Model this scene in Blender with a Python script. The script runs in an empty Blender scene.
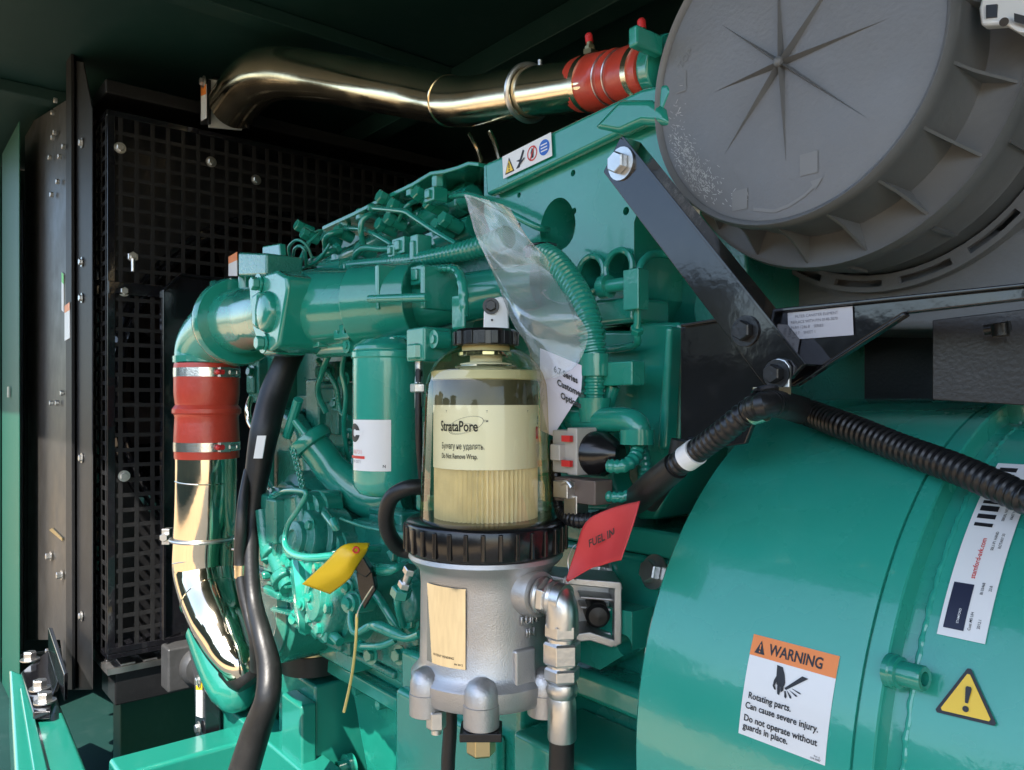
import bpy, math, random
from mathutils import Vector, Matrix
random.seed(7)
S = bpy.context.scene
COL = S.collection
V = Vector
TH = math.radians(50.64)
F = V((-math.sin(TH), math.cos(TH), 0)); R = V((math.cos(TH), math.sin(TH), 0)); Z = V((0, 0, 1))
X = V((1, 0, 0)); Y = V((0, 1, 0))
FL = 780.0

# ---- laying out: a sight line and the real plane it meets -------------------
def ray(px, py): return F + R*((px-512)/FL) + Z*((404-py)/FL)
def PD(px, py, d): return ray(px, py)*d
def PY(px, py, c): r = ray(px, py); return r*(c/r.y)
def PX(px, py, c): r = ray(px, py); return r*(c/r.x)
def PZ(px, py, c): r = ray(px, py); return r*(c/r.z)
def DEP(p): return p.dot(F)
def MM(p, px): return px*DEP(p)/FL      # size of px pixels at point p

# ---- materials ---------------------------------------------------------------
def mat(name, col, rough=.4, metal=0., coat=0., bump=0., bscale=200., var=0., vscale=8., spec=.5, rvar=0., emis=None):
    m = bpy.data.materials.new(name); m.use_nodes = True
    nt = m.node_tree; b = nt.nodes['Principled BSDF']; N = nt.nodes.new; L = nt.links.new
    c4 = (*col, 1)
    b.inputs['Base Color'].default_value = c4
    b.inputs['Roughness'].default_value = rough; b.inputs['Metallic'].default_value = metal
    b.inputs['Coat Weight'].default_value = coat; b.inputs['Coat Roughness'].default_value = .06
    b.inputs['Specular IOR Level'].default_value = spec
    tc = N('ShaderNodeTexCoord')
    if var > 0:
        n = N('ShaderNodeTexNoise'); n.inputs['Scale'].default_value = vscale; n.inputs['Detail'].default_value = 6
        L(tc.outputs['Object'], n.inputs['Vector'])
        mx = N('ShaderNodeMix'); mx.data_type = 'RGBA'
        mx.inputs['A'].default_value = (*[max(0, c*(1-var)) for c in col], 1)
        mx.inputs['B'].default_value = (*[min(1, c*(1+var)+var*.02) for c in col], 1)
        L(n.outputs['Fac'], mx.inputs['Factor']); L(mx.outputs['Result'], b.inputs['Base Color'])
    if var >= .1 and metal < .5:
        nd = N('ShaderNodeTexNoise'); nd.inputs['Scale'].default_value = vscale*6; nd.inputs['Detail'].default_value = 8; nd.inputs['Roughness'].default_value = .7
        L(tc.outputs['Object'], nd.inputs['Vector'])
        rd = N('ShaderNodeMapRange'); rd.inputs['From Min'].default_value = .52; rd.inputs['From Max'].default_value = .8; rd.inputs['To Max'].default_value = .35; L(nd.outputs['Fac'], rd.inputs['Value'])
        md = N('ShaderNodeMix'); md.data_type = 'RGBA'; md.inputs['B'].default_value = (*[min(1, c*1.1+.035) for c in col], 1)
        L(mx.outputs['Result'], md.inputs['A']); L(rd.outputs['Result'], md.inputs['Factor']); L(md.outputs['Result'], b.inputs['Base Color'])
    if rvar > 0:
        n2 = N('ShaderNodeTexNoise'); n2.inputs['Scale'].default_value = 14; n2.inputs['Detail'].default_value = 5
        L(tc.outputs['Object'], n2.inputs['Vector'])
        mr = N('ShaderNodeMapRange'); mr.inputs['From Min'].default_value = .3; mr.inputs['From Max'].default_value = .75
        mr.inputs['To Min'].default_value = max(.02, rough-rvar); mr.inputs['To Max'].default_value = rough+rvar
        L(n2.outputs['Fac'], mr.inputs['Value']); L(mr.outputs['Result'], b.inputs['Roughness'])
    if bump > 0:
        n3 = N('ShaderNodeTexNoise'); n3.inputs['Scale'].default_value = bscale; n3.inputs['Detail'].default_value = 3
        L(tc.outputs['Object'], n3.inputs['Vector'])
        bp = N('ShaderNodeBump'); bp.inputs['Strength'].default_value = bump; bp.inputs['Distance'].default_value = .002
        L(n3.outputs['Fac'], bp.inputs['Height']); L(bp.outputs['Normal'], b.inputs['Normal'])
        if coat > 0: L(bp.outputs['Normal'], b.inputs['Coat Normal'])
    if emis:
        b.inputs['Emission Color'].default_value = (*emis[0], 1); b.inputs['Emission Strength'].default_value = emis[1]
    return m
M = {}
M['green'] = mat('green_enamel', (.012, .25, .178), .25, 0, .9, .10, 90, .14, 7, rvar=.08)
M['greengen'] = mat('green_enamel_smooth', (.024, .33, .245), .27, 0, .85, .07, 110, .10, 3, rvar=.07)
M['greencast'] = mat('green_painted_casting', (.012, .185, .135), .30, 0, .7, .35, 260, .2, 14, rvar=.1)
M['canopy'] = mat('canopy_green_powder_coat', (.004, .085, .052), .5, 0, 0, .15, 300, .1, 3)
M['canopydark'] = mat('canopy_lining', (.004, .034, .029), .55, 0, 0, .1, 200, .2, 3)
M['railgreen'] = mat('green_frame_paint', (.010, .185, .135), .28, 0, .8, .08, 120, .12, 6)
M['black'] = mat('black_gloss_paint', (.006, .006, .008), .10, 0, .4, .07, 60, .2, 10, rvar=.04)
M['dustyblack'] = mat('dusty_black_paint', (.030, .027, .024), .42, 0, 0, .1, 200, .35, 6, rvar=.08)
M['guardblack'] = mat('guard_powder_coat', (.010, .010, .0105), .5, 0, 0, .12, 300, .3, 8, spec=.25)
M['dullgrey'] = mat('dull_grey_metal', (.06, .06, .06), .45, .3, 0, .3, 90, .3, 20)
M['blacksatin'] = mat('black_powder_coat', (.008, .008, .009), .36, 0, .1, .12, 300, .3, 8)
M['blackplastic'] = mat('black_moulded_plastic', (.005, .005, .006), .22, 0, .1, .05, 100, .2, 12)
M['rubber'] = mat('black_rubber', (.005, .005, .0052), .42, 0, 0, .12, 180, .4, 9)
M['conduit'] = mat('black_conduit_plastic', (.008, .008, .009), .32, 0, 0, .05, 100, .2, 12)
M['chrome'] = mat('polished_steel', (.80, .72, .58), .10, 1, 0, .05, 40, .12, 9, rvar=.07)  # base colour warmed with the gold of reflected sand
M['chromewarm'] = mat('sand_reflection_steel', (.84, .70, .50), .17, 1, 0, .08, 30, .25, 9, rvar=.07)  # gold tint in the base colour stands in for reflected sand
M['steel'] = mat('zinc_plated_steel', (.66, .65, .63), .36, 1, 0, .12, 200, .15, 40, rvar=.08)
M['brushed'] = mat('stainless_band', (.74, .73, .7), .22, 1, 0, .1, 240, .1, 40)
M['alu'] = mat('cast_aluminium', (.50, .49, .48), .42, .85, 0, .22, 700, .16, 40, rvar=.10)
M['silicone'] = mat('red_silicone', (.52, .05, .026), .34, 0, .15, .2, 160, .2, 20)
M['redplastic'] = mat('red_plastic', (.6, .03, .03), .35)
M['greyplastic'] = mat('grey_moulded_plastic', (.165, .168, .173), .46, 0, 0, .25, 260, .16, 9, rvar=.1)
M['greyrim'] = mat('grey_rim_plastic', (.15, .155, .16), .42, 0, 0, .15, 140, .2, 7, rvar=.1)
M['whitepaper'] = mat('white_vinyl', (.78, .78, .77), .35, 0, .2, var=.06, vscale=15)
M['paper'] = mat('leaflet_paper', (.7, .68, .78), .7)
M['cream'] = mat('cream_wrap', (.90, .88, .74), .55)
M['creamband'] = mat('pale_band', (.62, .62, .44), .5)
M['darkband'] = mat('dark_wrap_band', (.07, .07, .045), .35)
M['pleat'] = mat('pleated_media', (.84, .74, .52), .75, var=.2, vscale=60)
M['ink'] = mat('black_ink', (.015, .015, .018), .45)
M['inkred'] = mat('red_ink', (.6, .04, .03), .45)
M['inkblue'] = mat('blue_ink', (.02, .13, .55), .4)
M['orange'] = mat('orange_vinyl', (.85, .24, .035), .38, 0, .2)
M['yellow'] = mat('yellow_vinyl', (.86, .56, .015), .35, 0, .2)
M['tagyellow'] = mat('yellow_plastic_tag', (.82, .52, .01), .4, var=.1, vscale=20)
M['tagred'] = mat('red_card_tag', (.62, .05, .05), .5, var=.08, vscale=20)
M['navy'] = mat('dark_logo_print', (.018, .022, .05), .35)
M['foil'] = mat('foil_nameplate', (.55, .56, .50), .04, 1, 0, .05, 25)
M['wiregold'] = mat('thin_wire', (.75, .6, .2), .4, .3)
M['wiresilver'] = mat('seal_wire', (.8, .8, .78), .3, 1)
M['brass'] = mat('yellow_zinc', (.6, .5, .28), .3, 1)
M['whitepl'] = mat('offwhite_plastic', (.42, .40, .36), .4, var=.1, vscale=60)
M['brownpl'] = mat('brown_plastic', (.13, .10, .085), .4)
M['core'] = mat('radiator_core', (.035, .025, .026), .5, .2, 0, .3, 300)
M['scuff'] = mat('scuffed_plastic', (.42, .42, .41), .6, var=.3, vscale=40)
M['moulded'] = mat('moulded_mark', (.20, .20, .198), .5)
M['sand'] = mat('sandy_yard', (.46, .33, .185), .9, 0, 0, .5, 6, .25, 1.5)

M['pad'] = mat('shade_dark_slab', (.10, .095, .085), .85, 0, 0, .3, 12, .4, 2)  # dark colour takes the place of shade on the near ground
M['backdrop'] = mat('dark_backdrop', (.03, .05, .04), .8, 0, 0, .3, 8, .5, 2)
def thin_clear(name, tint, rough, lo, hi, ior=1.45, haze=0., hazecol=(1, 1, 1), edge=None):
    m = bpy.data.materials.new(name); m.use_nodes = True
    nt = m.node_tree; nt.nodes.clear(); N = nt.nodes.new; L = nt.links.new
    out = N('ShaderNodeOutputMaterial'); tr = N('ShaderNodeBsdfTransparent'); gl = N('ShaderNodeBsdfGlossy')
    tr.inputs['Color'].default_value = (*tint, 1); gl.inputs['Roughness'].default_value = rough
    lw = N('ShaderNodeLayerWeight'); lw.inputs['Blend'].default_value = .35
    mr = N('ShaderNodeMapRange'); mr.inputs['To Min'].default_value = lo; mr.inputs['To Max'].default_value = hi
    L(lw.outputs['Facing'], mr.inputs['Value'])
    mx = N('ShaderNodeMixShader'); L(mr.outputs['Result'], mx.inputs[0])
    last = tr
    if edge:
        me_ = N('ShaderNodeMix'); me_.data_type = 'RGBA'; me_.inputs['A'].default_value = (*tint, 1); me_.inputs['B'].default_value = (*edge, 1)
        pw = N('ShaderNodeMath'); pw.operation = 'POWER'; pw.inputs[1].default_value = 1.3; L(lw.outputs['Facing'], pw.inputs[0]); L(pw.outputs[0], me_.inputs['Factor']); L(me_.outputs['Result'], tr.inputs['Color'])
    if haze > 0:
        df = N('ShaderNodeBsdfDiffuse'); df.inputs['Color'].default_value = (*hazecol, 1)
        tl = N('ShaderNodeBsdfTranslucent'); tl.inputs['Color'].default_value = (*hazecol, 1)
        ad = N('ShaderNodeMixShader'); ad.inputs[0].default_value = .5
        L(df.outputs[0], ad.inputs[1]); L(tl.outputs[0], ad.inputs[2])
        mh = N('ShaderNodeMixShader'); mh.inputs[0].default_value = haze
        L(tr.outputs[0], mh.inputs[1]); L(ad.outputs[0], mh.inputs[2]); last = mh
    L(last.outputs[0], mx.inputs[1]); L(gl.outputs[0], mx.inputs[2]); L(mx.outputs[0], out.inputs['Surface'])
    return m
M['amber'] = thin_clear('amber_clear_plastic', (.995, .98, .87), .03, .025, .5, edge=(.74, .54, .08))
M['film'] = thin_clear('clear_polythene', (.96, .975, .97), .10, .04, .5, haze=.24, hazecol=(.92, .95, .95))

# ---- mesh building -------------------------------------------------------------
ORG = {}
class MB:
    def __init__(s): s.v = []; s.f = []; s.m = []; s.s = []
    def add(s, vs, fs, mi=0, smooth=True):
        o = len(s.v); s.v += [V(p) for p in vs]
        for f in fs: s.f.append([o+i for i in f]); s.m.append(mi); s.s.append(smooth)
        return s
    def rings(s, rings, closed=False, cap=True, mi=0):
        n = len(rings[0]); vs = [p for r in rings for p in r]; fs = []
        k = len(rings)
        for i in range(k-1 if not closed else k):
            j = (i+1) % k
            for a in range(n):
                b = (a+1) % n
                fs.append((i*n+a, i*n+b, j*n+b, j*n+a))
        s.add(vs, fs, mi)
        if cap and not closed:
            s.add(rings[0], [tuple(range(n))[::-1]], mi, True); s.add(rings[-1], [tuple(range(n))], mi, True)
        return s
    def lathe(s, o, axis, prof, seg=32, mi=0, cap=True, ref=None, a0=0, a1=2*math.pi):
        o = V(o); ax = V(axis).normalized(); e1, e2 = basis(ax, ref)
        full = abs(a1-a0-2*math.pi) < 1e-6
        rg = []
        for (h, r) in prof:
            rg.append([o+ax*h+(e1*math.cos(t)+e2*math.sin(t))*max(r, 1e-5) for t in [a0+(a1-a0)*k/(seg if full else seg-1) for k in range(seg)]])
        if full: s.rings(rg, cap=cap, mi=mi)
        else:
            n = seg; vs = [p for r in rg for p in r]
            s.add(vs, [(i*n+a, i*n+a+1, (i+1)*n+a+1, (i+1)*n+a) for i in range(len(rg)-1) for a in range(n-1)], mi)
        return s
    def cyl(s, p0, p1, r0, r1=None, seg=20, mi=0):
        p0 = V(p0); p1 = V(p1); r1 = r0 if r1 is None else r1
        return s.lathe(p0, p1-p0, [(0, r0), ((p1-p0).length, r1)], seg, mi)
    def hexn(s, p0, p1, r, mi=0, seg=6):
        p0 = V(p0); p1 = V(p1); h = (p1-p0).length; c = min(h*.2, r*.12)
        return s.lathe(p0, p1-p0, [(0, r*.9), (c, r), (h-c, r), (h, r*.88)], seg, mi)
    def tube(s, pts, rad, seg=14, sub=6, mi=0, cap=True, corr=None, sub_len=None):
        ps = [V(p) for p in pts]; rs = rad if isinstance(rad, (list, tuple)) else [rad]*len(ps)
        P, Rr = spline(ps, rs, sub)
        if corr:
            pitch, depth = corr
            P, Rr = resample(P, Rr, pitch/4)
            Rr = [r*(1, 1, 1-depth, 1-depth)[i % 4] for i, r in enumerate(Rr)]
        fr = frames(P); rg = []
        for p, r, (a, b) in zip(P, Rr, fr):
            rg.append([p+(a*math.cos(t)+b*math.sin(t))*r for t in [2*math.pi*k/seg for k in range(seg)]])
        return s.rings(rg, cap=cap, mi=mi)
    def box(s, o, ex, ey, ez, mi=0):     # centre and three half-extent vectors
        o = V(o); ex = V(ex); ey = V(ey); ez = V(ez)
        vs = [o+ex*a+ey*b+ez*c for a in (-1, 1) for b in (-1, 1) for c in (-1, 1)]
        return s.add(vs, [(0, 1, 3, 2), (4, 6, 7, 5), (0, 4, 5, 1), (2, 3, 7, 6), (0, 2, 6, 4), (1, 5, 7, 3)], mi, False)
    def bb(s, x0, x1, y0, y1, z0, z1, mi=0):
        return s.box(((x0+x1)/2, (y0+y1)/2, (z0+z1)/2), ((x1-x0)/2, 0, 0), (0, (y1-y0)/2, 0), (0, 0, (z1-z0)/2), mi)
    def prism(s, poly, ext, mi=0):
        n = len(poly); p = [V(q) for q in poly]; e = V(ext)
        nn = V((0, 0, 0))
        for i in range(n): nn += (p[i]-p[0]).cross(p[(i+1) % n]-p[0])
        if nn.dot(e) > 0: p = p[::-1]
        vs = p+[q+e for q in p]
        return s.add(vs, [tuple(range(n)), tuple(range(2*n-1, n-1, -1))]+[(i, i+n, (i+1) % n+n, (i+1) % n) for i in range(n)], mi, False)
    def ball(s, o, r, mi=0, seg=16, sc=(1, 1, 1)):
        o = V(o); rg = []
        for i in range(1, 10):
            t = math.pi*i/10
            rg.append([o+V((math.cos(a)*math.sin(t)*r*sc[0], math.sin(a)*math.sin(t)*r*sc[1], -math.cos(t)*r*sc[2])) for a in [2*math.pi*k/seg for k in range(seg)]])
        return s.rings(rg, mi=mi)
    def torus(s, o, axis, Rr, r, seg=32, s2=8, mi=0, a0=0, a1=None):
        o = V(o); ax = V(axis).normalized(); e1, e2 = basis(ax)
        full = a1 is None; a1 = 2*math.pi if full else a1; rg = []
        for k in range(seg if full else seg+1):
            t = a0+(a1-a0)*k/seg; d = e1*math.cos(t)+e2*math.sin(t)
            rg.append([o+d*Rr+(d*math.cos(q)+ax*math.sin(q))*r for q in [2*math.pi*j/s2 for j in range(s2)]])
        return s.rings(rg, closed=full, mi=mi)
    def build(s, name, mats, parent=None, bevel=0, ang=35, seg=2):
        me = bpy.data.meshes.new(name)
        org = ORG.get(parent.name, V((0, 0, 0))) if parent else None
        if org is None:
            lo = V([min(p[i] for p in s.v) for i in range(3)]); hi = V([max(p[i] for p in s.v) for i in range(3)])
            org = V(((lo.x+hi.x)/2, (lo.y+hi.y)/2, lo.z))
        me.from_pydata([tuple(p-org) for p in s.v], [], s.f)
        mats = mats if isinstance(mats, (list, tuple)) else [mats]
        for m in mats: me.materials.append(M[m] if isinstance(m, str) else m)
        me.polygons.foreach_set('material_index', s.m)
        me.polygons.foreach_set('use_smooth', [True]*len(s.f))
        me.update(); me.validate()
        me.set_sharp_from_angle(angle=math.radians(ang))
        o = bpy.data.objects.new(name, me); COL.objects.link(o)
        if parent: o.parent = parent; ORG[o.name] = org
        else: o.location = org; ORG[o.name] = org
        if bevel > 0:
            md = o.modifiers.new('bevel', 'BEVEL'); md.width = bevel; md.segments = seg; md.limit_method = 'ANGLE'
            md.angle_limit = math.radians(40); md.harden_normals = True; md.use_clamp_overlap = True
        return o
def basis(ax, ref=None):
    ref = V(ref) if ref is not None else (Z if abs(ax.z) < .9 else X)
    e1 = (ref-ax*ref.dot(ax)).normalized(); return e1, ax.cross(e1)
def spline(ps, rs, sub):
    if len(ps) < 3 or sub <= 1: return ps, rs
    P = []; Q = []
    for i in range(len(ps)-1):
        a = ps[max(i-1, 0)]; b = ps[i]; c = ps[i+1]; d = ps[min(i+2, len(ps)-1)]
        for k in range(sub):
            t = k/sub
            P.append(.5*((2*b)+(c-a)*t+(2*a-5*b+4*c-d)*t*t+(3*b-a-3*c+d)*t**3)); Q.append(rs[i]+(rs[i+1]-rs[i])*t)
    P.append(ps[-1]); Q.append(rs[-1]); return P, Q
def resample(P, Q, step):
    out = [P[0]]; oq = [Q[0]]; acc = 0
    for i in range(len(P)-1):
        L = (P[i+1]-P[i]).length; pos = step-acc
        while pos <= L:
            t = pos/L; out.append(P[i].lerp(P[i+1], t)); oq.append(Q[i]+(Q[i+1]-Q[i])*t); pos += step
        acc = L-(pos-step)
    return out, oq
def frames(P):
    fr = []; a = None
    for i in range(len(P)):
        t = (P[min(i+1, len(P)-1)]-P[max(i-1, 0)]).normalized()
        if a is None: a, _ = basis(t)
        a = (a-t*a.dot(t)).normalized(); fr.append((a, t.cross(a)))
    return fr
def thing(name, label, cat, loc, group=None):
    o = bpy.data.objects.new(name, None); COL.objects.link(o); o.location = loc
    o.empty_display_size = .05; o['label'] = label; o['category'] = cat
    if group: o['group'] = group
    ORG[o.name] = V(loc); return o
def tag(o, label, cat, group=None):
    o['label'] = label; o['category'] = cat
    if group: o['group'] = group
    return o
def solid(o, th):
    m_ = o.modifiers.new('thickness', 'SOLIDIFY'); m_.thickness = th; m_.offset = 0; return o
def struct(o): o['kind'] = 'structure'; return o
def top(mb, name, mats, bevel=0, **k): return mb.build(name, mats, None, bevel, **k)
def cut(o, mb):                          # real holes: cut mb out of o and keep only the result
    c = mb.build('cutter', 'green'); base = V(o.location)
    if o.parent: base = V(ORG[o.name])
    c.location = c.location-base; l0 = V(o.location); par = o.parent; o.parent = None; o.location = (0, 0, 0)
    mods = [m for m in o.modifiers]
    for m in mods: m.show_viewport = False
    md = o.modifiers.new('holes', 'BOOLEAN'); md.object = c; md.operation = 'DIFFERENCE'; md.solver = 'EXACT'
    bpy.context.view_layer.update(); dg = bpy.context.evaluated_depsgraph_get()
    me = bpy.data.meshes.new_from_object(o.evaluated_get(dg)); old = o.data
    o.modifiers.remove(md); o.data = me; me.name = old.name
    for m in mods: m.show_viewport = True
    me.polygons.foreach_set('use_smooth', [True]*len(me.polygons)); me.set_sharp_from_angle(angle=math.radians(35))
    o.parent = par; o.location = l0; bpy.data.objects.remove(c)
def bolt(parent, p, ax, r=.008, h=.006, m='steel', washer=True, name='bolt', socket=False):
    b = MB(); p = V(p); ax = V(ax).normalized()
    if washer: b.cyl(p, p+ax*r*.22, r*1.5, seg=20)
    b.hexn(p+ax*r*.22, p+ax*(r*.22+h), r)
    if parent is None: return top(b, name, m)
    return b.build(name, m, parent)
def textmesh(s, size, bold=0., align='LEFT', font_space=1., shear=0.):
    cu = bpy.data.curves.new('t', 'FONT'); cu.body = s; cu.size = size; cu.align_x = align; cu.offset = bold*size
    cu.space_character = font_space; cu.resolution_u = 3; cu.shear = shear
    ob = bpy.data.objects.new('t', cu); COL.objects.link(ob)
    dg = bpy.context.evaluated_depsgraph_get(); me = bpy.data.meshes.new_from_object(ob.evaluated_get(dg))
    vs = [(v.co.x, v.co.y) for v in me.vertices]; fs = [tuple(p.vertices) for p in me.polygons]
    bpy.data.objects.remove(ob); bpy.data.curves.remove(cu); bpy.data.meshes.remove(me)
    return vs, fs
class Decal:
    """flat artwork in metres (x right, y up) laid on a surface by fn(x, y, lift)"""
    def __init__(s, fn): s.fn = fn; s.b = MB(); s.lv = 0
    def rect(s, x0, y0, x1, y1, mi, lift, n=8):
        vs = []; fs = []
        for j in range(n+1):
            for i in range(n+1): vs.append(s.fn(x0+(x1-x0)*i/n, y0+(y1-y0)*j/n, lift))
        for j in range(n):
            for i in range(n): a = j*(n+1)+i; fs.append((a, a+1, a+n+2, a+n+1))
        s.b.add(vs, fs, mi); return s
    def poly(s, pts, mi, lift): s.b.add([s.fn(x, y, lift) for x, y in pts], [tuple(range(len(pts)))], mi); return s
    def text(s, t, x, y, size, mi, lift, bold=0., align='LEFT', rot=0, sx=1., shear=0.):
        vs, fs = textmesh(t, size, bold, align, shear=shear); c, q = math.cos(rot), math.sin(rot)
        s.b.add([s.fn(x+(a*sx)*c-b*q, y+(a*sx)*q+b*c, lift) for a, b in vs], fs, mi); return s
    def ring(s, x, y, r0, r1, mi, lift, n=28, sy=1., rot=0):
        vs = []
        for k in range(n):
            t = 2*math.pi*k/n
            for r in (r0, r1):
                a, b = r*math.cos(t), r*sy*math.sin(t); vs.append(s.fn(x+a*math.cos(rot)-b*math.sin(rot), y+a*math.sin(rot)+b*math.cos(rot), lift))
        s.b.add(vs, [(2*k, 2*k+1, (2*k+3) % (2*n), (2*k+2) % (2*n)) for k in range(n)], mi); return s
def quadmap(p00, p10, p01, n):           # origin lower-left, x end, y end as 3D points; returns fn taking metres
    p00, p10, p01, n = V(p00), V(p10), V(p01), V(n).normalized(); ex = (p10-p00).normalized(); ey = (p01-p00).normalized()
    return (lambda x, y, l: p00+ex*x+ey*y+n*l), (p10-p00).length, (p01-p00).length

# =============================== SETTING ======================================
b = MB(); b.add([(-30, -40, -1.72), (30, -40, -1.72), (30, 30, -1.72), (-30, 30, -1.72)], [(0, 1, 2, 3)])
struct(top(b, 'ground', 'sand'))
b = MB(); b.bb(-3.56, 1.9, .18, 2.0, -1.02, -.97); struct(top(b, 'canopy_floor', 'canopydark', .002))
b = MB(); b.bb(-3.56, 1.9, 1.78, 1.82, -.965, .90); struct(top(b, 'canopy_wall', 'canopydark'))
b = MB(); b.bb(-3.56, -3.52, .18, 1.775, -.965, .90); struct(top(b, 'canopy_wall', 'canopydark'))
b = MB(); b.bb(1.5, 1.54, .30, 1.775, -.965, .90); struct(top(b, 'canopy_wall', 'canopydark'))
b = MB(); b.bb(-3.56, 1.9, -.345, 2.0, .905, .94)
for x in (-2.6, -1.75, -.9, .1, 1.0): b.bb(x-.03, x+.03, -.28, 1.76, .87, .904)
b.bb(-3.5, 1.5, 1.2, 1.26, .84, .9)
struct(top(b, 'canopy_roof', 'canopydark', .003))
b = MB(); b.bb(-8, 7, -2.3, .175, -1.75, -1.66); struct(top(b, 'bounce_cut_slab', 'pad', .004))  # added dark slab: bands the reflections and cuts sand bounce
# added unseen overhang that keeps the sun off the alternator end
b = MB(); b.bb(-.42, 1.9, -.78, -.35, .97, 1.0); b.bb(-.42, 1.9, -.82, -.785, .90, 1.0)
tag(top(b, 'sun_block_panel', 'canopydark', .003), 'unseen green overhang added above the alternator end to block the sun', 'sun blocker')
b = MB()
p0 = PY(-60, 404, .34); p1 = PY(17, 404, .34)
b.bb(-3.5, p1.x-.42,   .34, .343, -.96, .86); b.bb(p1.x-.40, p1.x, .345, .348, -.96, .86)
po = top(b, 'canopy_post', 'canopy', .001); tag(po, 'bright green upright post at the open side of the canopy, beside the black radiator frame', 'canopy post')
b = MB(); q = PY(8, 392, .338); b.box(q, X*.012, Y*.0012, Z*.017); b.build('clip', 'steel', po)
b = MB(); b.bb(-16, 10, -8.2, -8, -1.70, .55); b.bb(-16.2, 10.2, -8.4, -7.9, .552, .66); struct(top(b, 'reflection_backdrop', 'backdrop'))  # unseen dark backdrop, added for what the glossy parts reflect
for k, (x, w_, h_) in enumerate(((-14, 2.2, 1.9), (-10.3, 1.2, 2.4), (-6.2, 1.6, 1.2), (-2.6, 1.1, 1.7), (2.6, 2.6, .9), (7.5, 1.6, 1.4))):
    b = MB(); b.bb(x-w_, x+w_, -12-k*.3, -10-k*.3, -1.70, h_); b.prism([(x-w_-.1, -12.1-k*.3, h_+.003), (x+w_+.1, -12.1-k*.3, h_+.003), (x, -12.1-k*.3, h_+.25)], Y*2.2); struct(top(b, 'reflection_block', 'backdrop'))  # unseen blocks added to give the reflected skyline an uneven top
# =============================== FRAME RAILS ==================================
t = thing('frame_rail', 'green base base frame rail with a bolted black bracket, running towards the camera', 'frame rail', PZ(45, 740, -.68))
b = MB()
a = [PZ(9, 668, -.68), PZ(53, 686, -.68), PZ(100, 800, -.68), PZ(128, 880, -.68), PZ(20, 880, -.68), PZ(16, 800, -.68)]
b.prism(a, -Z*.16); b.build('rail', 'railgreen', t, .008, seg=3)
b = MB(); a = [PZ(20, 690, -.676), PZ(28, 690, -.676), PZ(52, 790, -.676), PZ(62, 880, -.676), PZ(40, 880, -.676), PZ(36, 790, -.676)]
b.prism(a, Z*.006); b.build('edge_rib', 'railgreen', t, .003)
b = MB(); a = [PZ(21, 672, -.655), PZ(48, 650, -.655), PZ(66, 664, -.655), PZ(51, 700, -.655), PZ(51, 711, -.655), PZ(33, 712, -.655)]
b.prism(a, -Z*.018); b.prism([PZ(48, 650, -.654), PZ(53, 650, -.654), PZ(68, 700, -.654), PZ(64, 702, -.654)], Z*.06)
b.build('foot_bracket', 'black', t, .003)
for (x, y) in ((30, 660), (40, 689), (45, 702)): bolt(t, PZ(x, y, -.652), Z, .015, .018, 'steel')
t2 = thing('cross_rail', 'green cross member of the base frame running behind the black hoses', 'frame rail', PZ(190, 740, -.70))
b = MB(); b.bb(-1.602, -1.515, .34, 1.75, -.80, -.66); b.build('rail', 'railgreen', t2, .008, seg=3)
b = MB(); b.bb(-2.3, -2.22, .5, 1.75, -.96, -.64); b.build('back_plate', 'canopy', t2, .003)
# =============================== RADIATOR END =================================
t = thing('radiator', 'black radiator end frame with bolts and warning strips behind the mesh guard', 'radiator', (-2.35, .42, -.66))
b = MB()
def slab(mb, pts, c, th, mi=0): return mb.prism([PY(x, y, c) for x, y in pts], Y*th, mi)
slab(b, [(25, 126), (66, 100), (66, 686), (60, 640), (25, 640)], .40, .003)
b.build('side_panel', 'dustyblack', t, .002)
b = MB(); slab(b, [(66, 52), (71, 52), (72, 690), (66, 690)], .397, .008); slab(b, [(71, 60), (83, 62), (92, 110), (92, 690), (71, 690)], .41, .003)
slab(b, [(25, 300), (27, 300), (27, 640), (25, 640)], .3985, .003)
slab(b, [(17, 200), (23, 200), (23, 650), (17, 650)], .40, .003)
b.build('flange', 'guardblack', t, .0015)
b = MB(); b.bb(-2.5, -2.32, .46, 1.7, -.62, .78); b.build('core', 'core', t)
for z0 in (.76, -.66): b = MB(); b.bb(-2.56, -2.10, .44, 1.72, z0, z0+.035); b.build('header', 'blacksatin', t, .004)
for y in (143, 262, 298, 458, 616): bolt(t, PY(82, y, .408), -Y, .0085, .006, 'steel')
for (x, y) in ((58, 101), (55, 113), (57, 133), (55, 138), (66, 147), (62, 157), (60, 182), (54, 195), (52, 158)): bolt(t, PY(x, y, .396), -Y, .0075, .009, 'steel', False)
for (x, y) in ((65, 393), (54, 403), (60, 403)): bolt(t, PY(x, y, .398), -Y, .007, .01, 'steel', False)
for (x, y) in ((51, 556), (51, 651), (62, 575), (62, 665)): bolt(t, PY(x, y, .396), -Y, .009, .012, 'steel')
b = MB(); slab(b, [(61.5, 272), (63.5, 274), (63.5, 312), (61.5, 310)], .3975, .002); slab(b, [(61.5, 272), (63.5, 274), (63.5, 284), (61.5, 282)], .397, .0003, 1)
b.build('caution_strip', ['whitepaper', mat('green_ink', (.12, .6, .1), .4)], t)
b = MB(); slab(b, [(64.5, 306), (69.5, 302), (69.5, 338), (64.5, 341)], .395, .0015); slab(b, [(64.5, 306), (69.5, 302), (69.5, 310), (64.5, 313)], .3945, .0003, 1)
b.build('caution_strip', ['whitepaper', 'orange'], t)
b = MB(); slab(b, [(49, 530), (52, 528), (62, 538), (62, 541)], .395, .003); b.build('small_plate', 'brass', t)
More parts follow.
